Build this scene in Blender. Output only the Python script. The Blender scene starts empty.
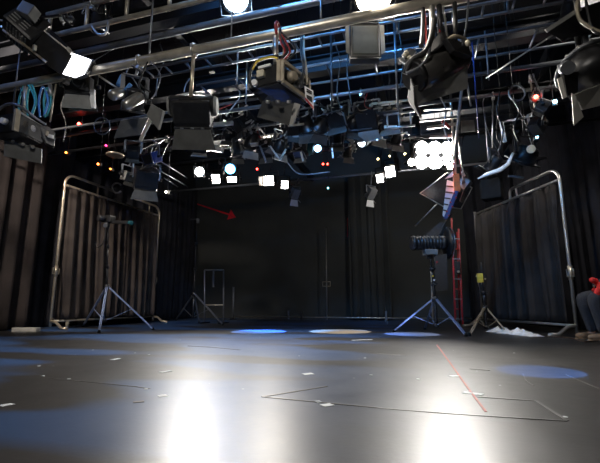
import bpy, bmesh, math, random
from mathutils import Vector, Matrix, noise
from math import sin, cos, pi, radians as R, tan, atan2, sqrt
random.seed(7)
S = bpy.context.scene
COL = S.collection
# ------------------------------------------------------------------ camera
YAW, PITCH, F, H = R(16.8), R(10), 408.0, .5
cd = bpy.data.cameras.new('camera'); cam = bpy.data.objects.new('camera', cd); COL.objects.link(cam)
cam.location = (0, 0, H); cam.rotation_euler = (R(90)+PITCH, 0, YAW)
cd.sensor_width = 36; cd.lens = F/600*36; cd.clip_start = .05; cd.clip_end = 60
S.camera = cam
def at(px, py, X=None, Y=None, Z=None):
    u = (px-300)/F; v = (231.5-py)/F
    d = cos(PITCH)-v*sin(PITCH); z = sin(PITCH)+v*cos(PITCH)
    r = (u*cos(YAW)-d*sin(YAW), u*sin(YAW)+d*cos(YAW), z)
    t = X/r[0] if X is not None else Y/r[1] if Y is not None else (Z-H)/r[2]
    return Vector((r[0]*t, r[1]*t, H+r[2]*t))
# ------------------------------------------------------------------ materials
MATS = {}
def mat(name, col, rough=.5, metal=0., noise_amt=.25, scale=12., bump=0., emit=None, strength=0., coat=0., spec=.5, nrough=.15):
    m = bpy.data.materials.new(name); m.use_nodes = True
    nt = m.node_tree; b = nt.nodes['Principled BSDF']
    c4 = (*col, 1)
    tc = nt.nodes.new('ShaderNodeTexCoord'); nz = nt.nodes.new('ShaderNodeTexNoise')
    nz.inputs['Scale'].default_value = scale; nz.inputs['Detail'].default_value = 5
    nt.links.new(tc.outputs['Object'], nz.inputs['Vector'])
    rp = nt.nodes.new('ShaderNodeValToRGB')
    rp.color_ramp.elements[0].position = .3; rp.color_ramp.elements[1].position = .7
    lo = tuple(x*(1-noise_amt) for x in col); hi = tuple(min(1, x*(1+noise_amt)) for x in col)
    rp.color_ramp.elements[0].color = (*lo, 1); rp.color_ramp.elements[1].color = (*hi, 1)
    nt.links.new(nz.outputs['Fac'], rp.inputs['Fac']); nt.links.new(rp.outputs['Color'], b.inputs['Base Color'])
    mr = nt.nodes.new('ShaderNodeMapRange'); mr.inputs['To Min'].default_value = max(0, rough-nrough/2); mr.inputs['To Max'].default_value = min(1, rough+nrough/2)
    nt.links.new(nz.outputs['Fac'], mr.inputs['Value']); nt.links.new(mr.outputs['Result'], b.inputs['Roughness'])
    b.inputs['Metallic'].default_value = metal
    b.inputs['Specular IOR Level'].default_value = spec
    if bump:
        bp = nt.nodes.new('ShaderNodeBump'); bp.inputs['Strength'].default_value = bump; bp.inputs['Distance'].default_value = .01
        nt.links.new(nz.outputs['Fac'], bp.inputs['Height']); nt.links.new(bp.outputs['Normal'], b.inputs['Normal'])
    if emit:
        b.inputs['Emission Color'].default_value = (*emit, 1); b.inputs['Emission Strength'].default_value = strength
    MATS[name] = m
    return m
mat('black_paint', (.011, .011, .012), .36, .0, .3, 20, .05)
mat('black_metal', (.03, .03, .033), .38, .5, .3, 25, .05)
mat('dark_door', (.085, .085, .08), .55, .2, .2, 9, .03)
mat('grey_door', (.2, .2, .19), .55, .2, .2, 9, .03)
mat('pale_door', (.55, .53, .48), .5, .2, .15, 9, .03)
mat('steel', (.6, .58, .54), .3, .85, .08, 30, 0, nrough=.04)
mat('warm_steel', (.62, .53, .4), .34, .75, .12, 20, 0, nrough=.04)
mat('grey_steel', (.22, .23, .25), .36, .7, .12, 20, 0, nrough=.05)
mat('worn_pipe', (.55, .5, .41), .36, .6, .35, 6, .05)
mat('gloss_black', (.09, .085, .08), .3, .6, .15, 8)
mat('beam', (.007, .008, .011), .5, .2, .3, 4, .02)
mat('rubber', (.012, .012, .012), .75, spec=.15)
mat('softbox_face', (.04, .047, .042), .6)
mat('curtain_brown', (.06, .048, .042), .85, 0, .3, 3, .2, spec=.2)
mat('curtain_black', (.024, .019, .018), .85, 0, .3, 3, .2, spec=.2)
mat('curtain_right', (.03, .027, .026), .85, 0, .3, 3, .2, spec=.2)
mat('curtain_deep', (.02, .02, .025), .85, 0, .3, 3, .2, spec=.2)
mat('cable_black', (.012, .012, .012), .5)
mat('cable_teal', (.03, .28, .3), .45)
mat('cable_blue', (.06, .2, .5), .45)
mat('cable_red', (.3, .02, .02), .45)
mat('beige', (.36, .31, .23), .5, .3, .2, 14, .04)
mat('cream', (.6, .55, .42), .5)
mat('label_white', (.75, .75, .75), .6, 0, .05)
mat('label_dark', (.02, .02, .02), .6, 0, .05)
mat('red_paint', (.33, .012, .015), .4)
mat('wall_red', (.8, .015, .03), .7)
mat('orange_paint', (.75, .16, .03), .45)
mat('blue_paint', (.012, .035, .17), .4)
mat('yellow_paint', (.7, .5, .05), .45)
mat('white_cloth', (.9, .89, .87), .8, 0, .1, 8, .3)
mat('tape_white', (.75, .78, .8), .55, 0, .15, 30)
mat('tape_grey', (.13, .125, .12), .4, 0, .4, 12)
mat('tape_red', (.4, .06, .05), .6, 0, .3, 30)
mat('teal_gel', (.005, .08, .1), .35)
mat('brown_wood', (.05, .028, .018), .6)
mat('denim', (.035, .04, .052), .85, 0, .3, 60, .3)
mat('knit', (.03, .032, .04), .9, 0, .3, 40, .3)
mat('red_cloth', (.65, .02, .015), .7, 0, .35, 25, .4)
mat('skin', (.5, .28, .2), .55, 0, .1, 10)
mat('hair', (.03, .018, .01), .6, 0, .4, 60, .3)
mat('shoe', (.3, .2, .12), .6)
mat('reflector', (.7, .7, .7), .25, .9, .05)
def emis(name, col, st, base=(.8, .8, .8)):
    return mat(name, base, .4, 0, .02, emit=col, strength=st)
# ------------------------------------------------------------------ mesh builder
class MB:
    def __init__(s, M=None): s.bm = bmesh.new(); s.M = M or Matrix()
    def v(s, p): return s.bm.verts.new(s.M @ Vector(p))
    def face(s, vs, smooth=False):
        try: f = s.bm.faces.new(vs); f.smooth = smooth; return f
        except ValueError: return None
    def box(s, c, size, rot=None, bev=0.):
        t = bmesh.new(); bmesh.ops.create_cube(t, size=1)
        for v in t.verts: v.co = Vector((v.co.x*size[0], v.co.y*size[1], v.co.z*size[2]))
        if bev: bmesh.ops.bevel(t, geom=list(t.edges), offset=bev, segments=2, affect='EDGES', profile=.7)
        Rm = rot.to_4x4() if rot is not None else Matrix()
        T = Matrix.Translation(c) @ Rm
        m = {}
        for v in t.verts: m[v] = s.v(T @ v.co)
        for f in t.faces: s.face([m[v] for v in f.verts])
        t.free(); return s
    def bar(s, p0, p1, w, h, bev=0., up=(0, 0, 1)):
        p0, p1 = Vector(p0), Vector(p1); d = p1-p0; y = d.normalized(); up = Vector(up)
        if abs(y.dot(up)) > .98: up = Vector((1, 0, 0))
        x = y.cross(up).normalized(); z = x.cross(y)
        return s.box((p0+p1)/2, (w, d.length, h), Matrix((x, y, z)).transposed(), bev)
    def tube(s, pts, r, n=10, closed=False, smooth=True):
        pts = [Vector(p) for p in pts]; N = len(pts); rings = []
        rr = r if isinstance(r, (list, tuple)) else [r]*N
        prev = None
        for i, p in enumerate(pts):
            a = pts[(i-1) % N] if (i or closed) else p; b = pts[(i+1) % N] if (i < N-1 or closed) else p
            t = (b-a).normalized() if (b-a).length > 1e-9 else Vector((0, 0, 1))
            if prev is None:
                u = Vector((0, 0, 1)) if abs(t.z) < .9 else Vector((1, 0, 0))
                x = t.cross(u).normalized()
            else:
                x = prev - t*prev.dot(t)
                x = x.normalized() if x.length > 1e-6 else t.orthogonal().normalized()
            prev = x; y = t.cross(x)
            rings.append([s.v(p+(x*cos(2*pi*k/n)+y*sin(2*pi*k/n))*rr[i]) for k in range(n)])
        for i in range(N if closed else N-1):
            A, B = rings[i], rings[(i+1) % N]
            for k in range(n): s.face([A[k], A[(k+1) % n], B[(k+1) % n], B[k]], smooth)
        if not closed: s.face(rings[0][::-1]); s.face(rings[-1])
        return s
    def cyl(s, p0, p1, r0, r1=None, n=16): return s.tube([p0, p1], [r0, r0 if r1 is None else r1], n)
    def lathe(s, prof, n=24, cap=True, axis='Y'):
        rings = []
        for r, y in prof:
            ring = []
            for k in range(n):
                a = 2*pi*k/n
                ring.append(s.v((r*cos(a), y, r*sin(a)) if axis == 'Y' else (r*cos(a), r*sin(a), y)))
            rings.append(ring)
        for A, B in zip(rings, rings[1:]):
            for k in range(n): s.face([A[k], A[(k+1) % n], B[(k+1) % n], B[k]], True)
        if cap: s.face(rings[0][::-1]); s.face(rings[-1])
        return s
    def plate(s, pts, th):
        pts = [Vector(p) for p in pts]; nrm = (pts[1]-pts[0]).cross(pts[2]-pts[0]).normalized()*th/2
        A = [s.v(p+nrm) for p in pts]; B = [s.v(p-nrm) for p in pts]; n = len(pts)
        s.face(A); s.face(B[::-1])
        for k in range(n): s.face([A[k], B[k], B[(k+1) % n], A[(k+1) % n]])
        return s
    def build(s, name, m, parent=None, origin=None, label=None):
        bmesh.ops.recalc_face_normals(s.bm, faces=s.bm.faces)
        o_ = Vector(parent['_o']) if parent is not None else Vector(origin if origin is not None else (0, 0, 0))
        for v in s.bm.verts: v.co -= o_
        me = bpy.data.meshes.new(name); s.bm.to_mesh(me); s.bm.free()
        me.materials.append(MATS[m] if isinstance(m, str) else m)
        o = bpy.data.objects.new(name, me); COL.objects.link(o)
        o['_o'] = tuple(o_)
        if parent is not None: o.parent = parent
        else: o.location = o_
        if label: o['label'] = label
        return o
def tag(o, label, cat, group=None, kind=None):
    o['label'] = label; o['category'] = cat
    if group: o['group'] = group
    if kind: o['kind'] = kind
    return o
def struct(o): o['kind'] = 'structure'; return o
def thing(name, label, cat, loc, group=None):
    o = bpy.data.objects.new(name, None); COL.objects.link(o); o.location = loc; o['_o'] = tuple(loc)
    o.empty_display_size = .1
    return tag(o, label, cat, group)
def light(kind, name, parent, loc, energy, col, size=.1, aim=None, angle=60, blend=.3):
    l = bpy.data.lights.new(name, kind); l.energy = energy; l.color = col
    if kind == 'AREA': l.size = size
    else: l.shadow_soft_size = size
    if kind == 'SPOT': l.spot_size = R(angle); l.spot_blend = blend
    o = bpy.data.objects.new(name, l); COL.objects.link(o)
    if parent is not None: o.parent = parent; o.location = Vector(loc)-Vector(parent['_o'])
    else: o.location = loc
    if aim is not None: o.rotation_euler = (Vector(aim)-Vector(loc)).to_track_quat('-Z', 'Y').to_euler()
    return o
def arc(c, r, a0, a1, ex, ey, n=8):
    c = Vector(c); ex = Vector(ex); ey = Vector(ey)
    return [c+ex*r*cos(R(a0+(a1-a0)*i/n))+ey*r*sin(R(a0+(a1-a0)*i/n)) for i in range(n+1)]
def spline(pts, k=6):
    pts = [Vector(p) for p in pts]; P = [pts[0]]+pts+[pts[-1]]; out = []
    for i in range(1, len(P)-2):
        a, b, c, d = P[i-1:i+3]
        for j in range(k):
            t = j/k
            out.append(.5*((2*b)+(c-a)*t+(2*a-5*b+4*c-d)*t*t+(3*b-a-3*c+d)*t*t*t))
    out.append(pts[-1]); return out
# ------------------------------------------------------------------ room shell
XL, XR, YB, YF, ZC = -7.95, 4.6, 12.9, -1.2, 5.6
def floor_material():
    m = bpy.data.materials.new('stage_floor'); m.use_nodes = True; nt = m.node_tree; N = nt.nodes; L = nt.links
    b = N['Principled BSDF']; tc = N.new('ShaderNodeTexCoord')
    def nz(scale, detail=4, vec=None, rough=.5):
        n = N.new('ShaderNodeTexNoise'); n.inputs['Scale'].default_value = scale; n.inputs['Detail'].default_value = detail; n.inputs['Roughness'].default_value = rough
        L.new(vec or tc.outputs['Object'], n.inputs['Vector']); return n.outputs['Fac']
    def ramp(fac, p0, p1, c0=(0, 0, 0), c1=(1, 1, 1)):
        r = N.new('ShaderNodeValToRGB'); r.color_ramp.elements[0].position = p0; r.color_ramp.elements[1].position = p1
        r.color_ramp.elements[0].color = (*c0, 1); r.color_ramp.elements[1].color = (*c1, 1); L.new(fac, r.inputs['Fac']); return r.outputs['Color']
    def mix(f, a, c):
        x = N.new('ShaderNodeMix'); x.data_type = 'RGBA'
        if isinstance(f, float): x.inputs[0].default_value = f
        else: L.new(f, x.inputs[0])
        for k, q in ((6, a), (7, c)):
            if isinstance(q, tuple): x.inputs[k].default_value = (*q, 1)
            else: L.new(q, x.inputs[k])
        return x.outputs[2]
    base = ramp(nz(1.3, 6), .3, .75, (.02, .019, .018), (.046, .042, .039))
    # blue patches from stretched noise, fading out toward the right
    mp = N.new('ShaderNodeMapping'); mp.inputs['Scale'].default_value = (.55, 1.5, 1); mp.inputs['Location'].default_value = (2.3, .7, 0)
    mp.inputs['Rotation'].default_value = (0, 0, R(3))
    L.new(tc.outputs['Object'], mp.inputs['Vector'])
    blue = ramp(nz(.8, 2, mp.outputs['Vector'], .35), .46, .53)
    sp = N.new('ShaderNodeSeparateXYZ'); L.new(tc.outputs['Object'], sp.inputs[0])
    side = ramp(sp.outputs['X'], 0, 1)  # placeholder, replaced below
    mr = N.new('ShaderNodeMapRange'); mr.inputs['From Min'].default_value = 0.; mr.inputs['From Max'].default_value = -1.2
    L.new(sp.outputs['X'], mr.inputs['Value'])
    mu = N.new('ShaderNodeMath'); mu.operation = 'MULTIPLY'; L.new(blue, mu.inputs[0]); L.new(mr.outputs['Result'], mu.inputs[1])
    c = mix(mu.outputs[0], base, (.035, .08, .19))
    # dust specks
    vo = N.new('ShaderNodeTexVoronoi'); vo.inputs['Scale'].default_value = 3.2; L.new(tc.outputs['Object'], vo.inputs['Vector'])
    sk = ramp(vo.outputs['Distance'], .018, .03, (1, 1, 1), (0, 0, 0))
    c = mix(sk, c, (.45, .47, .5))
    # scuffs
    mp2 = N.new('ShaderNodeMapping'); mp2.inputs['Scale'].default_value = (1, 9, 1); mp2.inputs['Rotation'].default_value = (0, 0, R(12)); L.new(tc.outputs['Object'], mp2.inputs['Vector'])
    sc = ramp(nz(1.6, 9, mp2.outputs['Vector'], .7), .64, .72)
    mm = N.new('ShaderNodeMath'); mm.operation = 'MULTIPLY'; L.new(sc, mm.inputs[0]); mm.inputs[1].default_value = .35
    c = mix(mm.outputs[0], c, (.1, .1, .1))
    gr = ramp(nz(55, 6, None, .8), .62, .74)
    m3 = N.new('ShaderNodeMath'); m3.operation = 'MULTIPLY'; L.new(gr, m3.inputs[0]); m3.inputs[1].default_value = .4
    c = mix(m3.outputs[0], c, (.13, .125, .12))
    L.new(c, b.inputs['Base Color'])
    rr = N.new('ShaderNodeMapRange'); rr.inputs['To Min'].default_value = FR[0]; rr.inputs['To Max'].default_value = FR[1]
    L.new(nz(3.1, 12, None, .72), rr.inputs['Value']); L.new(rr.outputs['Result'], b.inputs['Roughness'])
    b.inputs['Specular IOR Level'].default_value = .5
    bp = N.new('ShaderNodeBump'); bp.inputs['Strength'].default_value = .05; bp.inputs['Distance'].default_value = .01
    L.new(nz(40, 4), bp.inputs['Height']); L.new(bp.outputs['Normal'], b.inputs['Normal'])
    MATS['stage_floor'] = m
FR = (.29, .46)
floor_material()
mat('wall_black', (.03, .031, .031), .8, 0, .25, 1.2, .1, spec=.3)
mat('wall_panel', (.04, .042, .04), .8, 0, .2, .9, .05, spec=.3)
mat('ceiling_black', (.006, .006, .008), .8, 0, .3, 2)
cx, cy = (XL+XR)/2, (YB+YF)/2
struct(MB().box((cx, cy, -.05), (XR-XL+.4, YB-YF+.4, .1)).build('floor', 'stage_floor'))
struct(MB().box((cx, cy, ZC+.05), (XR-XL+.4, YB-YF+.4, .1)).build('ceiling', 'ceiling_black'))
struct(MB().box((cx, YB+.1, ZC/2), (XR-XL+.4, .2, ZC)).build('wall_back', 'wall_panel'))
struct(MB().box((cx, YF-.1, ZC/2), (XR-XL+.4, .2, ZC)).build('wall_front', 'wall_black'))
struct(MB().box((XL-.1, cy, ZC/2), (.2, YB-YF, ZC)).build('wall_left', 'wall_black'))
struct(MB().box((XR+.1, cy, ZC/2), (.2, YB-YF, ZC)).build('wall_right', 'wall_black'))
# ------------------------------------------------------------------ curtains
def curtain_mb(A, B, z0, z1, n, amp, seed=0, gather=.5, lean=0., nz=14, th=.006, k=10):
    A, B = Vector(A), Vector(B); d = B-A; Ln = d.length; t = d.normalized(); nr = Vector((-t.y, t.x))
    cols = n*k; mb = MB(); g = []
    for j in range(nz+1):
        f = j/nz; z = z0+(z1-z0)*f; row = []
        a = amp*(gather+(1-gather)*(1-f)**.6)
        for i in range(cols+1):
            s = i/cols
            w = noise.noise(Vector((s*n*.45+seed*7.1, f*.8, seed)))
            ph = 2*pi*n*s+2.2*w+.5*sin(3*f+seed)
            off = a*(sin(ph)*(.75+.5*noise.noise(Vector((s*n*.7, f*1.2, seed+9))))+.35*sin(2.3*ph+seed))
            al = Ln*s+.25*a*cos(ph)+lean*(1-f)
            p = A+t*al+nr*off
            row.append((Vector((p.x, p.y, z)), nr))
        g.append(row)
    for side in (1, -1):
        V = [[mb.v(p+Vector((q.x, q.y, 0))*side*th/2) for p, q in row] for row in g]
        for j in range(nz):
            for i in range(cols): mb.face([V[j][i], V[j][i+1], V[j+1][i+1], V[j+1][i]][::side], True)
        if side == 1: V0 = V
    for j in range(nz):
        mb.face([V0[j][0], V0[j+1][0], V[j+1][0], V[j][0]]); mb.face([V0[j][-1], V[j][-1], V[j+1][-1], V0[j+1][-1]])
    for i in range(cols):
        mb.face([V0[0][i], V[0][i], V[0][i+1], V0[0][i+1]]); mb.face([V0[-1][i], V0[-1][i+1], V[-1][i+1], V[-1][i]])
    return mb
def drape(A, B, z1, n, amp, m, label, seed, group='tall black stage drapes', z0=.015, gather=.7):
    o = curtain_mb(A, B, z0, z1, n, amp, seed, gather, nz=20).build('stage_curtain', m, None, (A[0], A[1], 0))
    return tag(o, label, 'curtain', group)
drape((-7.6, 3.2), (-7.5, 6.3), 4.6, 8, .13, 'curtain_black', 'tall dark drape at the far left, in front of the standing curtain frame', 1)
drape((-7.75, 6.4), (-7.7, 10.2), 4.6, 9, .08, 'curtain_deep', 'tall black drape hanging on the wall behind the left curtain frame', 2)
drape((-7.75, 10.35), (-7.72, 12.6), 4.6, 8, .08, 'curtain_deep', 'black drape filling the left back corner of the studio', 3)
drape(at(350, 318, Y=12.6).xy, at(392, 318, Y=12.55).xy, 4.6, 5, .05, 'wall_panel', 'short run of black pleats on the back wall right of the centre post', 4)
drape(at(470, 318, Y=12.5).xy, (4.3, 12.3), 4.6, 9, .09, 'curtain_deep', 'black drape on the back wall behind the right curtain frame', 5)
drape((2.3, 11.2), (3.6, 7.2), 4.7, 12, .08, 'curtain_deep', 'black drape between the right curtain frame and the side wall', 6)
drape((3.65, 7.1), (3.75, 4.2), 4.7, 9, .08, 'curtain_deep', 'black drape behind the seated person at the right edge', 8)
# ------------------------------------------------------------------ standing curtain frames
def curtain_frame(A, B, Hh, segs, label, foot_dir, m, seed, pleats, amp):
    """A near post foot, B far post foot; rounded pipe frame with an upper rail, lower rail, crossbar, feet, clips and pleated curtain"""
    A = Vector((*A, 0)); B = Vector((*B, 0)); t = (B-A).normalized(); Ln = (B-A).length; Z = Vector((0, 0, 1))
    root = thing('curtain_frame', label, 'curtain frame', tuple(A), 'standing pipe frames with black curtains')
    r = .027; rc = .22; top = Hh
    fn = Vector((*foot_dir, 0)).normalized()
    P = lambda s, z: A+t*s+Z*z
    zl = Hh-.2*Hh/2.7
    for s0, sg in ((0, 1), (Ln, -1)):
        pts = [P(s0, .05), P(s0, 1.2), P(s0, top-rc)]
        if (segs[0] if s0 == 0 else segs[1]):
            ext = segs[0] if s0 == 0 else segs[1]
            pts += arc(P(s0+sg*rc, top-rc), rc, 180, 90, t*sg, Z, 8)[1:]+[P(s0+sg*ext, top)]
            if segs[2]: pts += arc(P(s0+sg*ext, top-.1), .1, 90, 0, t*sg, Z, 5)[1:]+[P(s0+sg*(ext+.1), zl)]
        else: pts = [P(s0, .05), P(s0, zl+.06)]
        MB().tube(pts, r, 12).build('post', m, root)
    MB().tube([P(0, zl), P(Ln, zl)], r*.85, 10).build('curtain_rail', m, root)
    MB().tube([P(0, .16), P(Ln, .16)], r*.85, 10).build('crossbar', m, root)
    for q in ((.42, .56) if segs[2] else (.28, .5, .86)):
        s_ = Ln*q
        if (s_ < (segs[0] or 0)) or (segs[1] and s_ > Ln-segs[1]):
            MB().tube([P(s_, zl), P(s_, top)], r*.7, 8).build('strut', m, root)
    for s0 in (0, Ln):
        q = P(s0, .16)
        MB().tube([q, q+fn*.16-Z*.02, q+fn*.34-Z*.13, q+fn*.5-Z*.13], r, 10).build('foot', m, root)
        c = MB(); zc = Hh*.36
        a_ = P(s0, zc); w = .07
        c.tube([a_+t*w-Z*w*.8, a_+t*w+Z*w*.8, a_-t*w+Z*w*.8, a_-t*w-Z*w*.8], .012, 8, True)
        c.cyl(a_-Z*.11, a_+Z*.11, .036)
        c.build('clip', 'warm_steel', root)
    A2 = P(.1, 0)+fn*.0; B2 = P(Ln-.06, 0)
    cu = curtain_mb(A2.xy, B2.xy, .2, zl-.03, pleats, amp, seed, .5, nz=18, k=16)
    cu.build('curtain', 'curtain_brown' if m == 'warm_steel' else 'curtain_right', root)
    for i in range(pleats+1):
        q = P(.1+(Ln-.16)*i/pleats, zl)
        MB().tube(arc(q-Z*.012, r*1.25, 0, 360, fn, Z, 10)[:-1], .006, 6, True).build('curtain_ring', 'grey_steel', root)
    return root
curtain_frame((-7.0, 6.38), (-7.0, 9.55), 3.15, (1.35, 1.05, False), 'standing pipe frame with dark pleated curtain on the left side, two upper rail pieces', (1, -.15), 'warm_steel', 11, 11, .1)
curtain_frame((2.23, 7.45), (1.2, 9.95), 2.72, (1.25, 0, True), 'standing pipe frame with black pleated curtain on the right side, beside the seated person', (-.95, -.5), 'steel', 12, 7, .085)
# back wall frame
bk = thing('backdrop_frame', 'long low steel rail frame with one centre post along the back wall', 'backdrop frame', (at(327, 318, Y=12.4).x, 12.4, 0))
xa, xb = at(236, 318, Y=12.4).x, at(472, 318, Y=12.4).x; xm = at(327, 318, Y=12.4).x
MB().tube([(xa, 12.4, .08), (xb, 12.4, .08)], .022, 8).build('crossbar', 'steel', bk)
zt = at(327, 228, Y=12.4).z
MB().tube([(xm, 12.4, 0), (xm, 12.4, zt)], .022, 8).build('post', 'steel', bk)
zc = at(327, 284, Y=12.4).z
MB().tube([(xm-.12, 12.38, zc-.07), (xm+.12, 12.38, zc-.07), (xm+.12, 12.38, zc+.07), (xm-.12, 12.38, zc+.07)], .012, 6, True).build('clip', 'warm_steel', bk)
for px in (288, 301, 386):
    x = at(px, 318, Y=12.3).x
    MB().box((x, 12.36, .14), (.06, .05, .28), None, .01).build('foot', 'black_metal' if px == 301 else 'grey_steel', bk)
tx = at(352, 225, Y=12.85)
o = MB().tube([at(347.5, 218, Y=12.885), at(347.5, 237, Y=12.885)], .014, 6).build('red_strip', 'red_paint', None, tx); tag(o, 'short vertical dark red strip on the back wall above the pleats', 'strip')
# red arrow on the back wall
ya = YB-.012
a0, a1 = at(197, 204, Y=ya), at(229, 214.5, Y=ya); d = (a1-a0).normalized(); nn = Vector((-d.z, 0, d.x))
o = MB().plate([a0-nn*.02, a1-nn*.03, a1-nn*.19, at(236, 217.5, Y=ya), a1+nn*.19, a1+nn*.03, a0+nn*.02], .01).build('wall_arrow', 'wall_red', None, a0)
tag(o, 'red arrow on the back wall pointing right and down', 'arrow')
# ------------------------------------------------------------------ ceiling grid
def pipe(y, z, r, m, label, x0=XL+.02, x1=XR-.02, group='steel pipes of the ceiling grid'):
    o = MB().cyl((x0, y, z), (x1, y, z), r, None, 14).build('ceiling_pipe', m, None, (x0, y, z))
    return tag(o, label, 'pipe', group)
pipe(3.12, 2.9, .046, 'worn_pipe', 'thick foremost steel pipe crossing the top left, carrying the large lamps')
def ladder(y0, z0, y1, z1, x0, x1, step, r, m, label, rot=0, drop=None):
    root = thing('ladder_truss', label, 'truss', (x0, y0, z0), 'ladder trusses of the ceiling grid')
    MB().cyl((x0, y0, z0), (x1, y0, z0), r, None, 10).build('rail', m, root)
    MB().cyl((x0, y1, z1), (x1, y1, z1), r, None, 10).build('rail', m, root)
    n = int((x1-x0)/step)
    for i in range(n+1):
        x = x0+.05+i*step
        MB().cyl((x, y0, z0), (x+rot, y1, z1), r*.75, None, 8).build('rung', m, root)
    return root
ladder(3.3, 3.6, 3.3, 3.9, at(47, 20, Y=3.3).x, 2.2, .55, .03, 'worn_pipe', 'deep ladder truss at the top left corner, nearest the viewer')
ladder(4.2, 3.6, 4.41, 3.6, -3.5, 4.3, .3, .018, 'grey_steel', 'blue-lit ladder truss just behind the foremost pipe')
ladder(4.77, 3.6, 5.22, 3.6, -3.0, 4.3, .62, .018, 'grey_steel', 'wide ladder truss behind the blue-lit one, over the studio centre')
pipe(3.66, 3.6, .04, 'grey_steel', 'upper pipe behind the top left ladder truss, running under the round lamp')
pipe(5.12, 3.45, .022, 'grey_steel', 'thin pipe under the wide ladder truss on the left', XL+.02, -2.0)
pipe(5.63, 3.6, .03, 'grey_steel', 'pipe above the dark cluster of small lamps')
pipe(6.5, 3.7, .03, 'grey_steel', 'pipe second behind the wide ladder truss')
pipe(8.1, 3.75, .03, 'black_metal', 'pipe carrying the row of bright lamps at the back')
pipe(9.9, 3.7, .03, 'grey_steel', 'farthest pipe close to the back wall, thin in the distance')
# dark beams
def beam(y, z, w, h, label, x0=XL+.02, x1=XR-.02, m='beam'):
    b = MB().box(((x0+x1)/2, y, z), (x1-x0, .02, h))
    b.box(((x0+x1)/2, y, z+h/2), (x1-x0, w, .02)).box(((x0+x1)/2, y, z-h/2), (x1-x0, w, .02))
    return tag(b.build('ceiling_beam', m, None, (x0, y, z)), label, 'beam', 'dark steel beams under the ceiling')
beam(4.1, 4.25, .16, .24, 'dark steel beam above the top left ladder truss')
beam(5.9, 4.3, .18, .26, 'dark steel beam above the wide ladder truss')
beam(7.3, 4.0, .2, .3, 'dark steel beam above the dark cluster of small lamps')
beam(9.2, 4.4, .2, .3, 'dark steel beam farthest back under the ceiling')
# silver ladder piece right of centre and the front-to-back rails on the left
ladder(5.95, at(400, 127, Y=5.95).z, 5.95, at(400, 113, Y=5.95).z, at(384, 120, Y=5.95).x, at(415, 120, Y=5.95).x, .17, .016, 'steel', 'short pale ladder piece hanging right of the studio centre')
ladder(6.85, 3.5, 6.95, 3.62, at(203, 148, Y=6.9).x, at(262, 140, Y=6.9).x, .3, .014, 'steel', 'short pale ladder piece behind the lamp with a hanging pole')
ladder(6.3, 3.3, 6.4, 3.38, at(318, 133, Y=6.3).x, at(372, 128, Y=6.3).x, .28, .012, 'grey_steel', 'short grey ladder piece above the teal lamp')
def railY(p0, p1, r, m, label, name='side_rail'):
    o = MB().cyl(p0, p1, r, None, 8).build(name, m, None, p0)
    return tag(o, label, 'rail', 'thin rails under the ceiling at the left')
railY(at(152, 156, X=-5.1), at(187, 178, X=-5.1), .014, 'grey_steel', 'upper thin rail running back beside the starburst lamp')
railY(at(150, 165, X=-5.15), at(188, 187, X=-5.15), .014, 'grey_steel', 'middle thin rail running back beside the starburst lamp')
railY(at(164, 178, X=-5.3), at(178, 187, X=-5.3), .012, 'grey_steel', 'lowest short thin rail beside the starburst lamp')
# front-to-back bearers, seen end-on above the grid
for x, lb in ((-6.2, 'dark bearer running front to back at the far left of the grid'), (-3.4, 'dark bearer running front to back left of centre'), (-.6, 'dark bearer running front to back near the centre'), (2.2, 'dark bearer running front to back on the right')):
    o = MB().box((x, 7.2, 4.62), (.1, 11, .2)).build('ceiling_bearer', 'beam', None, (x, 7.2, 4.62)); tag(o, lb, 'beam', 'front-to-back bearers of the ceiling')
# hanger rods
def rod(p0, p1, r, m, label, name='hanger_rod', cat='rod', group='rods hanging from the ceiling grid'):
    o = MB().cyl(p0, p1, r, None, 8).build(name, m, None, p0)
    return tag(o, label, cat, group)
def vrod(px, ytop, ybot, Y, r, m, label):
    b = at(px, ybot, Y=Y); t_ = at(px, ytop, Y=Y)
    return rod((b.x, Y, min(t_.z, ZC)), (b.x, Y, b.z), r, m, label)
vrod(149, -30, 56, 3.12, .01, 'grey_steel', 'thin rod rising from the foremost pipe left of the round lamp')
vrod(231, -40, 42, 3.2, .008, 'grey_steel', 'thin rod directly below the round lamp')
vrod(321, -10, 22, 3.2, .01, 'grey_steel', 'thin rod above the foremost pipe left of the square softbox')
vrod(15, 45, 90, 3.4, .008, 'grey_steel', 'thin rod at the far left above the foremost pipe')
vrod(398, -5, 110, 4.3, .012, 'grey_steel', 'thin rod between the square softbox and the large open lamp')
vrod(332, 28, 108, 4.4, .014, 'black_metal', 'black pole hanging left of the square softbox')
vrod(237, 50, 84, 4.4, .012, 'grey_steel', 'pale vertical rod under the blue-lit ladder truss, left one of a pair')
vrod(246, 60, 104, 4.5, .012, 'grey_steel', 'pale vertical rod under the blue-lit ladder truss, right one of a pair')
vrod(508, -5, 12, 4.4, .012, 'grey_steel', 'short rod in the upper right corner area above the ladder truss')
vrod(489, 30, 80, 4.8, .01, 'grey_steel', 'thin rod right of the large open lamp')
vrod(492, 60, 200, 7.5, .012, 'grey_steel', 'chain-like thin rod above the blue and white lamp')
vrod(516, 95, 150, 6.9, .012, 'black_metal', 'black rod carrying the black disc-backed lamp')
rod(at(462, 86, Y=5.2), at(454, 160, Y=6.6), .02, 'steel', 'slanted pale pole under the large open lamp')
rod(at(472, 42, Y=5), at(479, 138, Y=5.6), .008, 'blue_paint', 'slim blue-violet pole right of the large open lamp')
rod(at(466, 78, Y=4.6), at(471, 106, Y=4.6), .012, 'steel', 'short slanted pale rod behind the large open lamp')
rod(at(486, 78, Y=4.6), at(553, 35, Y=3.9), .008, 'steel', 'long thin pale rod slanting up to the right edge lamp')
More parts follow.
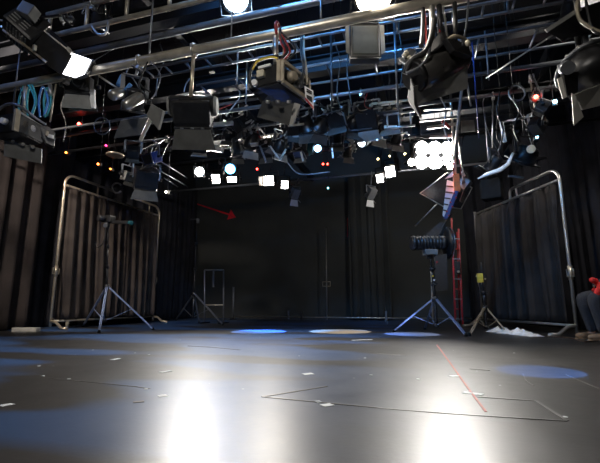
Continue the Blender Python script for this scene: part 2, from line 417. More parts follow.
rod(at(92, 62, Y=4.2), at(120, 45, Y=3.9), .005, 'grey_steel', 'thin wire slanting above the foremost pipe at left')
rod(at(99, 76, Y=3.2), at(120, 90, Y=3.0), .01, 'steel', 'pale brace rod from the foremost pipe to the twin-tube lamp')
BS = rod(at(415, 226, Y=8.3), at(437, 204, Y=7.75), .012, 'steel', 'pale stick pointing up to the diamond flag', 'boom_stick', 'rod', None)
MB().cyl(at(437, 204, Y=7.75), (at(437, 204, Y=7.75).x, 7.75, ZC), .004, None, 6).build('wire', 'cable_black', BS)
# ------------------------------------------------------------------ lamps
LENS = {}
def lensmat(key, col, st):
    k = 'lens_'+key
    if k not in MATS: emis(k, col, st)
    return k
mat('lens_dark', (.015, .016, .018), .35, 0)
def lamp(name, label, p, w, h, ln, az, el, body='box', doors=None, door_m='dark_door', hang=None, lens='lens_dark', group='studio lamps on the ceiling grid',
         cat='studio lamp', body_m='black_paint', detail=2, yoke_m='black_metal', cable='cable_black', door_len=.8, lens_r=None, yh=.5):
    """p centre; aims az degrees (0 away from the viewer, 180 toward, 90 to the left) and el degrees up"""
    p = Vector(p); root = thing(name, label, cat, tuple(p), group)
    My = Matrix.Translation(p) @ Matrix.Rotation(YAW+R(az), 4, 'Z')
    M = My @ Matrix.Rotation(R(el), 4, 'X')
    b = MB(M)
    if body == 'box':
        b.box((0, -.04*ln, 0), (w, ln*.86, h), None, min(w, h)*.08)
        b.box((0, ln*.42, 0), (w*.92, ln*.16, h*.92), None, .004)
    elif body == 'cyl':
        r = h/2
        b.lathe([(r*.35, -ln*.5), (r*.75, -ln*.46), (r*.8, -ln*.3), (r*.8, -ln*.1), (r*.95, 0), (r*.95, ln*.38), (r*1.03, ln*.38), (r*1.03, ln*.5), (r*.9, ln*.5)], 28)
    elif body == 'barrel':   # wide drum lying crosswise with an opening in front (cyclorama flood)
        r = h/2
        pr = [(x, r*sin(a), r*cos(a)) for x in (-w/2, w/2) for a in [R(q) for q in range(40, 321, 20)]]
        n2 = len(pr)//2; A = [b.v((q[0], -q[2]*1.1, q[1])) for q in pr[:n2]]; B = [b.v((q[0], -q[2]*1.1, q[1])) for q in pr[n2:]]
        A = [b.v((-w/2, -cos(R(q))*-r*1.1, sin(R(q))*r)) for q in range(0, 0)] or A
        for i in range(n2-1): b.face([A[i], A[i+1], B[i+1], B[i]], True)
        b.face([A[-1], A[0], B[0], B[-1]]); b.face(A); b.face(B[::-1])
        b.box((0, -r*.9, 0), (w*.9, .02, h*.3))
    b.build('housing', body_m, root)
    # fins / vents
    if detail >= 2:
        v = MB(M)
        if body == 'cyl':
            for i in range(5): v.lathe([(h*.4, -ln*(.12+.06*i)), (h*.45, -ln*(.13+.06*i)), (h*.4, -ln*(.14+.06*i))], 24)
        else:
            for i in range(6): v.box((0, -ln*.3+i*ln*.1, h*.5+.006), (w*.7, .012, .016))
            for i in range(5): v.box((0, -ln*.47-.004, -h*.28+i*h*.14), (w*.6, .01, .014))
        v.build('vent', 'black_metal', root)
    # lens
    l = MB(M)
    if body == 'cyl': l.lathe([(.005, ln*.505), (h*.42, ln*.505), (h*.42, ln*.49)], 28)
    else: l.box((0, ln*.5, 0), (w*.8, .012, h*.78), None, .003)
    l.build('lens', lens, root)
    fr = MB(M)
    wf, hf, yf = (h*1.05, h*1.05, ln*.52) if body == 'cyl' else (w*.96, h*.96, ln*.52)
    fr.tube([(-wf/2, yf, -hf/2), (wf/2, yf, -hf/2), (wf/2, yf, hf/2), (-wf/2, yf, hf/2)], .012, 6, True)
    fr.build('front_frame', 'black_metal', root)
    for side, ang, *opt in (doors or []):
        dl = (opt[0] if opt else door_len)*max(wf, hf)*.6; dm = opt[1] if len(opt) > 1 else door_m
        a = R(ang); wid = wf if side in 'TB' else hf
        base = [(-wid/2*.96, 0), (wid/2*.96, 0), (wid/2*1.25, dl), (-wid/2*1.25, dl)]
        if side in 'LR': base = [(-wid/2*.9, 0), (wid/2*.9, 0), (wid/2*.8, dl), (-wid/2*.8, dl)]
        pts = []
        for s_, e in base:
            fwd = cos(a)*e; out = sin(a)*e
            pts.append({'T': (s_, yf+fwd, hf/2+out), 'B': (s_, yf+fwd, -hf/2-out), 'L': (-wf/2-out, yf+fwd, s_), 'R': (wf/2+out, yf+fwd, s_)}[side])
        d_ = MB(M).plate(pts, .007).build('barn_door', dm, root)
        if detail >= 2:
            hm = MB(M); P0, P1 = Vector(pts[0]), Vector(pts[1])
            for q in (.2, .5, .8): hm.cyl(P0.lerp(P1, q-.05), P0.lerp(P1, q+.05), .011, None, 8)
            hm.build('hinge', 'grey_steel', d_)
    # yoke
    if yh:
        yk = MB(My); t_ = .008+.01*min(1, w); ww = w/2+.035; top = h/2+yh*.35+.05
        if body == 'cyl': ww = h*.56
        for sg in (-1, 1): yk.bar((sg*ww, 0, -.02), (sg*ww, 0, top), .012, .04)
        yk.bar((-ww-.006, 0, top), (ww+.006, 0, top), .04, .012)
        yk.build('yoke', yoke_m, root)
        if detail >= 1:
            for sg in (-1, 1): MB(My).cyl((sg*(ww+.004), 0, 0), (sg*(ww+.05), 0, 0), .028, .022, 10).build('knob', 'black_paint', root)
        yt = My @ Vector((0, 0, top))
    else: yt = p+Vector((0, 0, h/2))
    if hang is not None:
        hp = Vector((yt.x, hang[0], hang[1]))
        MB().cyl(yt, hp, .014, None, 8).build('stem', yoke_m, root)
        if detail >= 1:
            c = MB(); rr = hang[2] if len(hang) > 2 else .035
            c.tube(arc(hp, rr+.012, -60, 240, (0, 1, 0), (0, 0, 1), 10), .01, 6)
            c.box(hp-Vector((0, 0, rr+.03)), (.04, .06, .04), None, .005)
            c.build('clamp', 'steel', root)
        if cable:
            rnd = random.Random(int(p.x*1000))
            e = M @ Vector((w*.2, -ln*.48, 0)); m_ = (e+hp)/2+Vector((rnd.uniform(-.15, .15), rnd.uniform(-.1, .1), -.12))
            MB().tube(spline([e, e.lerp(m_, .5)+Vector((.05, 0, -.08)), m_, hp+Vector((.12, 0, .03))], 6), .009, 6).build('power_cable', cable, root)
            if detail >= 2:
                MB().tube(spline([e, m_+Vector((-.12, .05, .1)), hp+Vector((-.15, 0, -.1)), hp+Vector((-.05, 0, .04))], 6), .006, 6).build('safety_cable', 'grey_steel', root)
    root['_M'] = [c for r_ in M for c in r_]
    return root
def RM(root): q = list(root['_M']); return Matrix((q[0:4], q[4:8], q[8:12], q[12:16]))
PY, PZ = 3.12, 2.9
hp = (PY, PZ, .046)

def poly(pts, m_, name, root, th=.012):
    return MB().plate([at(x, y, Y=Y_) for x, y, Y_ in pts], th).build(name, m_, root)
def prism_box(A, Ap, B, C, Y0, name, m_, root, bev=0):
    """horizontal box seen from below: A near top corner at depth Y0, Ap the corner beneath it, B and C the two other top corners"""
    a = at(*A, Y=Y0); zb = at(*Ap, Y=Y0).z; b = at(*B, Z=a.z); c = at(*C, Z=a.z); d = b+c-a
    top = [a, b, d, c]; mb = MB(); T_ = [mb.v(p) for p in top]; Bt = [mb.v((p.x, p.y, zb)) for p in top]
    mb.face(T_); mb.face(Bt[::-1])
    for i in range(4): mb.face([T_[i], Bt[i], Bt[(i+1) % 4], T_[(i+1) % 4]])
    bmesh.ops.bevel(mb.bm, geom=list(mb.bm.edges), offset=.012, segments=2, affect='EDGES')
    mb.build(name, m_, root)
    return a, b, c, zb
# 1 far left box lamp
q0 = at(17, 122, Y=3.0)
o = thing('box_lamp', 'big black box lamp with white knobs at the left edge under the foremost pipe', 'studio lamp', tuple(q0), 'studio lamps on the ceiling grid')
a, b, c, zb = prism_box((18.5, 111.5), (15.5, 131), (45, 126), (-8, 116), 2.85, 'housing', 'black_paint', o)
ux = (b-a).normalized(); uc = (c-a).normalized(); Z3 = Vector((0, 0, 1)); nR = Vector((ux.y, -ux.x, 0)); nR = nR if nR.y < 0 else -nR
nL = Vector((uc.y, -uc.x, 0)); nL = nL if nL.y < 0 else -nL
hh = a.z-zb
MB().bar(a+Z3*.02+nR*.01, Vector((a.x, a.y, zb))+nR*.01, .05, .03).build('rib', 'beige', o, label='pale vertical rib')
for s_, uu, nn_, m_ in ((.15, uc, nL, 'label_white'), (.1, ux, nR, 'beige'), (.2, ux, nR, 'label_white')):
    p_ = a+uu*s_-Z3*hh*.45; MB().cyl(p_, p_+nn_*.05, .035, .03, 14).build('knob', m_, o)
MB().tube(spline([c+Z3*.02, a.lerp(c, .5)+Z3*.1, a+Z3*.06, a.lerp(b, .6)+Z3*.03, b+Z3*.02], 6), .014, 8).build('rim', 'grey_steel', o)
MB().bar(a+ux*.02+nR*.02+Z3*.01, b+nR*.02-Z3*.02, .02, .02).build('side_bar', 'steel', o)
e_ = poly([(41, 129, 3.05), (49, 128, 3.1), (55.5, 134, 3.15), (54, 147, 3.15), (46, 144, 3.1), (41, 137, 3.05)], 'black_metal', 'end_cap', o, .09)
poly([(47, 133.5, 3.02), (53.5, 135.5, 3.06), (53.5, 139, 3.06), (47.5, 137, 3.02)], 'label_white', 'rating_label', e_)
poly([(44, 130, 3.0), (48, 131, 3.0), (46.5, 135.5, 3.0)], 'beige', 'bracket', o, .03)
d_ = poly([(5, 139, 3.0), (42, 149, 3.15), (41.5, 163.5, 3.2), (4, 156, 3.05)], 'grey_door', 'barn_door', o)
for x in (10, 20, 30): MB().cyl(at(x, 139+x*.27-1, Y=2.98+x*.003), at(x+3, 139+(x+3)*.27-1, Y=2.98+x*.003), .018).build('hinge', 'steel', d_)
for x0, x1, ym, c_ in ((15, 21, 82, 'cable_black'), (20, 33, 84, 'cable_teal'), (28, 34, 84, 'cable_teal'), (40, 46, 87, 'cable_blue'), (45, 49, 88, 'cable_teal')):
    MB().tube(spline([at(x0, 117, Y=3.05), at(x0-1, 100, Y=3.1), at((x0+x1)/2, ym, Y=3.1), at(x1+2, 100, Y=3.1), at(x1-2, 116, Y=3.05)], 6), .011, 6).build('loop_cable', c_, o)
MB().cyl(at(25, 114, Y=3.08), (at(25, 86, Y=3.12).x, 3.12, 2.92), .022).build('stem', 'warm_steel', o)
MB().cyl(at(50, 122, Y=3.08), at(56, 84, Y=3.12), .008).build('safety_cable', 'beige', o)
MB().cyl(at(50.5, 95, Y=3.08), at(50, 85, Y=3.1), .02).build('clamp', 'steel', o)
# 2 top left flood with the glowing panel
q0 = at(26, 25, Y=2.85)
o = thing('flood_lamp', 'large black vented lamp in the top left corner with a glowing white opening', 'studio lamp', tuple(q0), 'studio lamps on the ceiling grid')
p0, p1_ = at(13, 17, Y=2.7), at(40, 41, Y=2.9)
dd = (p1_-p0).normalized(); xx = dd.cross(Z3).normalized(); zz = xx.cross(dd)
Rt = Matrix((xx, dd, zz)).transposed(); mc = (p0+p1_)/2
MB().bar(p0, p1_, .34, .3, .03).build('housing', 'black_paint', o)
g = MB(Matrix.Translation(mc) @ Rt.to_4x4())
for sx in (-.173, .173):
    for i in range(7):
        for j in range(2): g.box((sx, -.08+.1*j, -.1+i*.032), (.008, .07, .01))
for i in range(7):
    for j in range(3): g.box((-.1+.1*j, -.09+i*.032, -.153), (.07, .01, .008))
g.build('grille', 'grey_door', o)
MB().bar(at(23, 9, Y=2.62), at(35, 14.5, Y=2.66), .12, .12, .01).build('ballast_box', 'dark_door', o)
poly([(37, 25, 2.8), (73, 54, 2.98), (63, 76, 2.98), (24, 50, 2.8)], 'black_paint', 'barn_door', o, .02)
poly([(30, 12, 2.95), (60, 38, 3.1), (73, 54, 3.05), (37, 25, 2.9)], 'black_metal', 'barn_door', o, .012)
MB().bar(at(37, 25, Y=2.79), at(73, 54, Y=2.97), .012, .012).build('door_edge', 'pale_door', o)
MB().bar(at(1, 26, Y=2.7), at(46, 62, Y=2.85), .014, .02).build('side_bar', 'warm_steel', o)
MB().bar(at(3, 30, Y=2.68), at(22, 44, Y=2.78), .02, .02).build('side_bar', 'steel', o)
MB().bar(at(10, 36, Y=2.7), at(24, 46, Y=2.8), .014, .014).build('side_bar', 'steel', o)
MB().tube(spline([at(-4, 20, Y=2.7), at(5, 22, Y=2.7), at(7, 33, Y=2.7), at(16, 38, Y=2.75)], 5), .01, 6).build('power_cable', 'beige', o)
MB().box(at(34.5, 48, Y=2.78), (.03, .03, .06), None, .004).build('catch', 'warm_steel', o)
pp = [at(73, 53.5, Y=2.99), at(91, 60, Y=3.03), at(84, 74, Y=3.0), at(75, 77.5, Y=2.98), at(63, 74, Y=2.97)]
MB().plate(pp, .01).build('diffuser', lensmat('panel', (.93, .95, 1), 6), o, label='glowing white opening')
MB().plate([q+Vector((0, .045, .015)) for q in pp], .05).build('lens_frame', 'black_paint', o)
MB().cyl(at(24, 20, Y=2.9), (at(24, 20, Y=2.9).x, 3.3, 3.85), .018).build('stem', 'black_metal', o)
MB().bar(at(68, 48, Y=2.95), at(72, 54, Y=2.95), .03, .03).build('catch', 'pale_door', o)
# 3 grey flaps behind pipe
o = lamp('open_lamp', 'small black lamp with two grey hanging flaps behind the foremost pipe at left', at(80, 86, Y=3.3), .26, .16, .2, 8, -75, 'box', [('B', 12, 1.1, 'grey_door'), ('T', 4, 1.0, 'dark_door')], hang=hp, detail=1, yh=.1)
MB(RM(o)).box((.15, .14, -.05), (.05, .2, .05), None, .01).build('bracket', 'label_white', o, label='white bracket')
# 4 twin tube lamp
o = lamp('twin_lamp', 'lamp with twin pale rounded tubes and three open flaps under the foremost pipe', at(134, 99, Y=3.08), .24, .2, .2, 25, -55, 'cyl', [], hang=hp, body_m='black_metal', yoke_m='grey_steel', detail=2, yh=.25)
for (a_, b_), in (((at(113, 95, Y=2.85), at(121, 93, Y=2.95)),), ((at(126, 105, Y=2.85), at(140, 97, Y=2.95)),)):
    dd = (b_-a_).normalized(); rr = .052
    MB().tube([a_-dd*.03, a_-dd*.02, a_, b_, b_+dd*.02], [rr*.4, rr*.8, rr, rr, rr*.7], 16).build('tube_body', 'steel', o)
for a_, b_ in ((at(118, 85, Y=3), at(122, 76, Y=3.05)), (at(124, 92, Y=3), at(131, 84, Y=3.0))): MB().cyl(a_, b_, .02).build('connector', 'cable_blue', o, label='blue connector')
MB().tube(spline([at(132, 66, Y=3.05), at(142, 74, Y=3), at(140, 84, Y=3), at(150, 92, Y=3)], 5), .008, 6).build('power_cable', 'cable_black', o)
MB().tube(spline([at(147, 58, Y=3.12), at(160, 74, Y=3.05), at(156, 92, Y=3.02), at(151, 99, Y=3)], 5), .007, 6).build('power_cable', 'grey_steel', o)
for pts, m_ in (([(121, 120, 3.05), (149, 117.5, 3.05), (141, 134.5, 3.2), (114, 138, 3.2)], 'grey_door'), ([(149.5, 119, 3.05), (152.5, 120, 3.05), (142, 141, 3.15), (139, 140, 3.15)], 'pale_door'), ([(152, 104, 3.0), (164, 111, 2.98), (159, 129.5, 3.05), (147, 115, 3.05)], 'grey_door')):
    MB().plate([at(x, y, Y=Y_) for x, y, Y_ in pts], .012).build('barn_door', m_, o)
MB().bar(at(164, 111, Y=2.975), at(159, 129.5, Y=3.045), .02, .012).build('door_edge', 'pale_door', o)
# 5 pole lamp
c5 = at(193, 112, Y=3.25)
o = lamp('drum_lamp', 'wide black drum lamp hanging on a long pole with its front flap down', c5, .36, .2, .26, 2, -52, 'box', [('B', 8, 1.0, 'dark_door')], hang=None, detail=2, yh=0)
tp = at(194, 48, Y=3.12)
MB().cyl((c5.x+.01, 3.18, c5.z+.06), (tp.x, 3.12, 2.9), .018).build('pole', 'warm_steel', o)
MB().tube(arc((tp.x, 3.12, 2.9), .06, 0, 360, (0, 1, 0), (0, 0, 1), 12)[:-1], .012, 6, True).build('clamp', 'steel', o)
mm = RM(o)
MB(mm).cyl((-.21, -.05, .03), (.21, -.05, .03), .1, None, 20).build('drum', 'black_paint', o)
for sg in (-1, 1):
    MB(mm).cyl((sg*.21, -.05, .03), (sg*.235, -.05, .03), .1, .085, 20).build('end_cap', 'grey_door', o)
q = MB(mm)
for i in range(6): q.box((-.14+i*.056, -.12, .11), (.03, .03, .02), None, .004)
q.build('bracket', 'grey_steel', o)
MB(mm).tube(spline([(-.22, -.08, .1), (-.1, -.14, .16), (.1, -.14, .16), (.22, -.08, .1)], 5), .012, 6).build('handle', 'grey_steel', o)
# 6 big box lamp with beige side
q0 = at(279, 74, Y=3.0)
o = thing('box_lamp', 'big black box lamp with beige side frame and white label tag, upper centre', 'studio lamp', tuple(q0), 'studio lamps on the ceiling grid')
a, b, c, zb = prism_box((279.5, 62), (279, 82.5), (306, 82), (255, 68), 2.95, 'housing', 'black_paint', o)
ux = (b-a).normalized(); L_ = (b-a).length; nR = Vector((ux.y, -ux.x, 0)); nR = nR if nR.y < 0 else -nR; hh = a.z-zb
uc = (c-a).normalized(); nL = Vector((uc.y, -uc.x, 0)); nL = nL if nL.y < 0 else -nL
G = lambda s, z, n=.03: a+ux*(L_*s)-Z3*(hh*z)+nR*n
fm = MB(); crn = [G(0, 0), G(1, 0), G(1, 1.0), G(0, 1.0)]
for i in range(4): fm.bar(crn[i], crn[(i+1) % 4], .03, .035, .006)
fm.build('side_frame', 'beige', o, label='beige open side frame')
MB().cyl(G(.33, .45, 0), G(.33, .45, .07), .05, .04, 18).build('motor', 'beige', o, label='round beige motor')
MB().cyl(G(.6, .6, 0), G(.6, .6, .06), .035, .03, 14).build('knob', 'grey_steel', o)
MB().cyl(G(.75, .55, 0), G(.75, .55, .08), .035, .03, 14).build('knob', 'black_metal', o)
for z_ in (.25, .5, .75): MB().bar(G(.45, z_, .02), G(1, z_+.05, .03), .02, .02).build('bracket', 'grey_steel', o)
K = lambda s, z, n=.02: a+uc*((c-a).length*s)-Z3*(hh*z)+nL*n
MB().bar(K(.3, .12), K(.8, .14), .025, .025, .005).build('bar', 'label_white', o)
MB().bar(K(.55, .45, .02), K(.85, .45, .02), .04, hh*.34, .01).build('terminal_box', 'cream', o, label='cream terminal box')
MB().cyl(K(.97, .8, 0), K(.97, .8, .03), .028).build('knob', 'label_white', o)
MB().bar(K(-.02, 0, .02), K(-.02, 1, .02), .03, .03).build('rib', 'beige', o)
MB().tube(spline([K(1.05, 1, .02), K(1.15, .5, .03), K(.95, -.1, .03), K(.5, -.25, .03), K(0, -.2, .03)], 6), .014, 6).build('power_cable', 'cable_black', o)
MB().tube(spline([K(1, .2, .04), K(.8, -.15, .04), K(.3, -.2, .04), K(0, -.05, .04)], 6), .009, 6).build('power_cable', 'yellow_paint', o)
d_ = poly([(262.5, 101, 3.1), (295, 102.5, 3.2), (289.5, 125.5, 3.3), (257, 117, 3.2)], 'dark_door', 'barn_door', o)
for x in (266, 276, 287): MB().cyl(at(x, 101.6, Y=3.08), at(x+4, 101.8, Y=3.1), .014).build('hinge', 'steel', d_)
poly([(294.5, 102.5, 3.2), (300.5, 104.5, 3.15), (293.5, 124, 3.25), (289.5, 125.5, 3.3)], 'pale_door', 'barn_door', o)
poly([(254, 92, 3.1), (279, 84, 3.0), (306, 103, 3.3), (296, 106, 3.4), (262, 103, 3.2)], 'black_paint', 'lower_housing', o, .02)
tg = poly([(304.5, 86, 2.98), (313.3, 91, 3.0), (313.8, 108.5, 3.0), (305.5, 97.5, 2.98)], 'label_white', 'label_tag', o)
poly([(306.3, 94.5, 2.96), (311.8, 97, 2.98), (312, 102.5, 2.98), (306.6, 98, 2.96)], 'label_dark', 'label_print', tg, .004)
for y in (88.5, 90.5): poly([(306.5, y, 2.96), (311.8, y+3, 2.98), (311.8, y+4, 2.98), (306.5, y+1, 2.96)], 'label_dark', 'label_print', tg, .004)
poly([(305.4, 97.5, 2.96), (313.8, 107, 2.98), (313.8, 110, 2.98), (305.4, 100, 2.96)], 'red_paint', 'label_stripe', tg, .004)
for x0, x1, c_, r_ in ((281, 281, 'cable_red', .009), (283, 286, 'cable_red', .008), (279, 283, 'cable_black', .012), (286, 291, 'cable_black', .009)):
    MB().tube(spline([at(x0-1, 62, Y=3.0), at(x1+4, 52, Y=3.02), at(x1, 42, Y=3.08), at(280, 31, Y=3.06), at(282, 27, Y=3.12)], 6), r_, 6).build('power_cable', c_, o)
MB().cyl(at(276, 64, Y=3.05), at(275, 33, Y=3.12), .025).build('stem', 'steel', o)
MB().cyl(at(284, 62, Y=3.05), at(285, 36, Y=3.12), .016).build('stem', 'warm_steel', o)
MB().tube(arc(at(278, 30, Y=3.12), .065, 0, 360, (0, 1, 0), (0, 0, 1), 12)[:-1], .014, 6, True).build('clamp', 'cable_red', o)
for x0, x1 in ((303, 301), (307, 304), (299, 303)):
    MB().tube(spline([at(x0, 84, Y=3.1), at(x1+2, 66, Y=3.2), at(x1, 52, Y=3.5), at(x1, 36, Y=4.1)], 6), .01, 6).build('power_cable', 'cable_black' if x0 != 307 else 'beige', o)
# 7 square softbox
o = lamp('softbox', 'square grey softbox with side flaps hanging below the bright oval lamp', at(364, 44, Y=3.35), .27, .36, .1, 180, 3, 'box', [('L', 70, .22, 'grey_door'), ('R', 70, .22, 'dark_door')], hang=(3.66, 3.6, .04), lens='softbox_face', detail=1, yh=0, body_m='dark_door')
# 8 large lamp with domed top
q0 = at(437, 60, Y=3.1)
o = thing('fresnel_lamp', 'large black lamp with a peaked cover and wide front flap, upper right', 'studio lamp', tuple(q0), 'studio lamps on the ceiling grid')
A1, A2 = at(415, 76, Y=3.0), at(458, 58, Y=3.25)
MB().cyl(A1, A2, .125, None, 28).build('drum', 'gloss_black', o)
MB().cyl(A1, A1+(A1-A2).normalized()*.03, .13, .11, 28).build('end_cap', 'black_paint', o)
mb = MB(); ap = at(440.6, 29, Y=3.1); bs = [at(424, 57, Y=2.95), at(445, 41, Y=2.98), at(467, 46, Y=3.15), at(462, 52, Y=3.4), at(428, 60, Y=3.35)]
va = mb.v(ap); vb = [mb.v(p) for p in bs]; MB().cyl(ap-Z3*.05, (ap.x, 3.12, 2.92), .022).build('stem', 'black_metal', o); vc = [mb.v(p-Z3*.02) for p in bs]
for i in range(5): mb.face([va, vb[i], vb[(i+1) % 5]]); mb.face([vb[i], vc[i], vc[(i+1) % 5], vb[(i+1) % 5]])
mb.face(vc[::-1]); mb.build('peaked_cover', 'black_paint', o)
poly([(444, 40, 2.97), (466, 46, 3.13), (468, 58, 3.13), (452, 52, 2.97)], 'black_metal', 'side_cover', o, .05)
d_ = poly([(413.7, 86.5, 2.98), (467, 65, 3.2), (467.3, 88.5, 3.3), (414.5, 105.5, 3.1)], 'grey_door', 'barn_door', o)
MB().cyl(at(436, 77, Y=3.06), at(446, 73, Y=3.1), .012).build('hinge', 'steel', d_)
poly([(410.5, 76, 3.0), (414, 87, 2.98), (415, 105, 3.08), (421.5, 118.5, 3.3), (411, 105, 3.3), (408, 98, 3.2)], 'dark_door', 'barn_door', o)
poly([(458, 50, 3.3), (467, 50, 3.2), (467, 65, 3.2), (458, 66, 3.3)], 'black_paint', 'side_cover', o, .04)
MB().tube(spline([at(405, 74, Y=2.95), at(412, 60, Y=2.92), at(425, 52, Y=2.92), at(431, 38, Y=2.95), at(434, 20, Y=3.1)], 6), .022, 8).build('power_cable', 'cable_black', o)
MB().tube(spline([at(406, 73, Y=2.9), at(418, 68, Y=2.9), at(428, 56, Y=2.9), at(430, 42, Y=2.95)], 6), .012, 8).build('power_cable', 'grey_steel', o)
for x0, x1, c_, r_ in ((421, 423, 'black_metal', .018), (432, 431, 'steel', .024), (426, 423, 'cable_red', .008), (440, 437, 'cable_red', .008), (455, 454, 'cable_black', .018), (462, 469, 'grey_steel', .008), (448, 441, 'steel', .008)):
    MB().tube(spline([at(x0, 46, Y=3.05), at((x0+x1)/2+1, 24, Y=3.1), at(x1, -6, Y=3.12)], 6), r_, 8).build('power_cable' if 'cable' in c_ else 'stem', c_, o)
MB().tube(spline([at(446, 41, Y=3), at(455, 36, Y=3), at(466, 40, Y=3.1), at(468, 46, Y=3.1)], 6), .014, 6).build('power_cable', 'beige', o)
for q in ((403, 57), (408, 59), (405, 54), (466, 44)): MB().cyl(at(*q, Y=2.98), at(q[0]+3, q[1]-2, Y=2.98), .02).build('knob', 'cream', o)
MB().bar(at(402, 62, Y=3), at(414, 50, Y=3.02), .02, .05, .005).build('bracket', 'grey_steel', o)
poly([(411, 64, 2.96), (416, 60, 2.96), (418, 66, 2.96), (413, 69, 2.96)], 'pale_door', 'bracket', o)
# 9 right edge lamps
q0 = at(590, 75, Y=3.15)
o = thing('fresnel_lamp', 'black round-topped lamp cut by the right edge with two pale hanging flaps', 'studio lamp', tuple(q0), 'studio lamps on the ceiling grid')
MM = Matrix.Translation(at(592, 72, Y=3.25)) @ Matrix.Rotation(YAW, 4, 'Z') @ Matrix.Rotation(R(-25), 4, 'X')
MB(MM).lathe([(.02, .12), (.17, .1), (.2, .04), (.21, -.03), (.2, -.1), (.15, -.14), (.02, -.15)], 30, True, 'Z').build('housing', 'black_paint', o)
MB(MM).tube([(.215*cos(R(a_)), .215*sin(R(a_)), .06) for a_ in range(0, 360, 12)], .014, 8, True).build('rim', 'grey_steel', o)
for i in range(8):
    a_ = R(180+i*22); MB(MM).box((.215*cos(a_), .215*sin(a_), .07), (.02, .02, .03), None, .004).build('bolt', 'steel', o)
MB().cyl(at(566, 68, Y=3.05), at(568, 68, Y=2.98), .05, .045, 18).build('knob', 'grey_steel', o, label='round side knob')
poly([(562, 75, 3.0), (576, 72, 3.1), (577, 94, 3.1), (566, 97, 3.02)], 'black_paint', 'side_plate', o, .02)
poly([(557, 79, 2.98), (561.5, 77, 2.98), (566.5, 97, 3.0), (562.5, 99, 3.0)], 'pale_door', 'side_plate', o)
poly([(573, 95, 3.0), (603, 83, 3.2), (606, 104, 3.3), (582, 110, 3.15)], 'pale_door', 'barn_door', o)
poly([(571.5, 93, 2.98), (576, 97, 3.0), (583.5, 116.5, 3.1), (573.5, 125.5, 3.1)], 'pale_door', 'barn_door', o)
MB().cyl(at(580, 60, Y=3.2), at(577, 30, Y=3.25), .02).build('stem', 'black_metal', o)
MB().cyl(at(588, 58, Y=3.2), at(583, 28, Y=3.25), .024).build('stem', 'grey_steel', o)
MB().cyl(at(582, 30, Y=3.2), (at(582, 30, Y=3.2).x, 3.3, 3.6), .02).build('stem', 'black_metal', o)
q0 = at(585, 15, Y=3.1)
o = thing('fresnel_lamp', 'lamp in the top right corner showing a broad black flap with a pale edge', 'studio lamp', tuple(q0), 'studio lamps on the ceiling grid')
MM = Matrix.Translation(at(612, -6, Y=3.3)) @ Matrix.Rotation(YAW+R(60), 4, 'Z') @ Matrix.Rotation(R(-45), 4, 'X')
MB(MM).lathe([(.06, -.2), (.14, -.18), (.16, 0), (.18, .02), (.18, .15), (.16, .15)], 28).build('housing', 'black_paint', o)
poly([(546, 32, 2.95), (580, 9, 2.95), (606, 0, 3.2), (598, 33, 3.3), (560, 38, 3.1)], 'black_metal', 'barn_door', o, .012)
MB().bar(at(546, 31, Y=2.94), at(581, 8.5, Y=2.94), .012, .028).build('door_edge', 'grey_door', o)
MB().tube(spline([at(580, -8, Y=2.9), at(577, 8, Y=2.9), at(582, 22, Y=2.9), at(602, 33, Y=2.9)], 6), .012, 6).build('power_cable', 'beige', o)
MB().tube(spline([at(584, -8, Y=2.9), at(590, 22, Y=2.9), at(595, 32, Y=2.9), at(604, 34, Y=2.9)], 6), .01, 6).build('power_cable', 'cable_black', o)
# round lamps at the very top
o = lamp('round_lamp', 'round bluish white lamp glowing at the top edge, left of centre', at(237, -4, Y=3.75), .34, .34, .26, 180, -50, 'cyl', None, hang=(4.1, 4.15, .03), lens=lensmat('roundA', (.75, .88, 1), 12), detail=1, yh=.15)
light('SPOT', 'bulb', o, at(237, 3, Y=3.65), 120, (.45, .7, 1), .12, at(300, 300, Y=12), 130, .5)
o = lamp('round_lamp', 'large oval warm white lamp glowing at the top edge, right of centre', at(372, -8, Y=3.3), .38, .38, .26, 180, -50, 'cyl', None, hang=(3.66, 3.6, .04), lens=lensmat('roundB', (1, .93, .82), 14), detail=1, yh=.15)
light('SPOT', 'bulb', o, at(374, 2, Y=3.05), 150, (1, .92, .8), .1, at(445, 66, Y=3.2), 56, .5)
# cylinder lamp beyond the top left truss
o = lamp('can_lamp', 'dark upright can lamp clamped to the top left ladder truss', at(99, 16, Y=3.4), .2, .17, .3, 10, -80, 'cyl', None, hang=(3.3, 3.9, .03), detail=2, body_m='black_metal', yh=.05)
MB().tube(spline([at(92, 26, Y=3.2), at(98, 34, Y=3.2), at(106, 33, Y=3.2), at(109, 20, Y=3.2)], 6), .014, 6).build('rim', 'steel', o)
o = lamp('small_spotlight', 'small spotlight with two white round ends inside the top left ladder truss', at(68, 19, Y=3.5), .09, .09, .14, 100, -10, 'cyl', None, hang=(3.3, 3.9, .03), detail=0, body_m='grey_door', yh=.05)
MB().tube([at(61, 19, Y=3.4), at(63, 19, Y=3.4)], .025, 10).build('end_cap', 'label_white', o)
def wire(o, p, m='cable_black'):
    p = Vector(p)
    if m in MATS: MB().cyl(p, (p.x, p.y, ZC), .004, None, 6).build('wire', m, o)
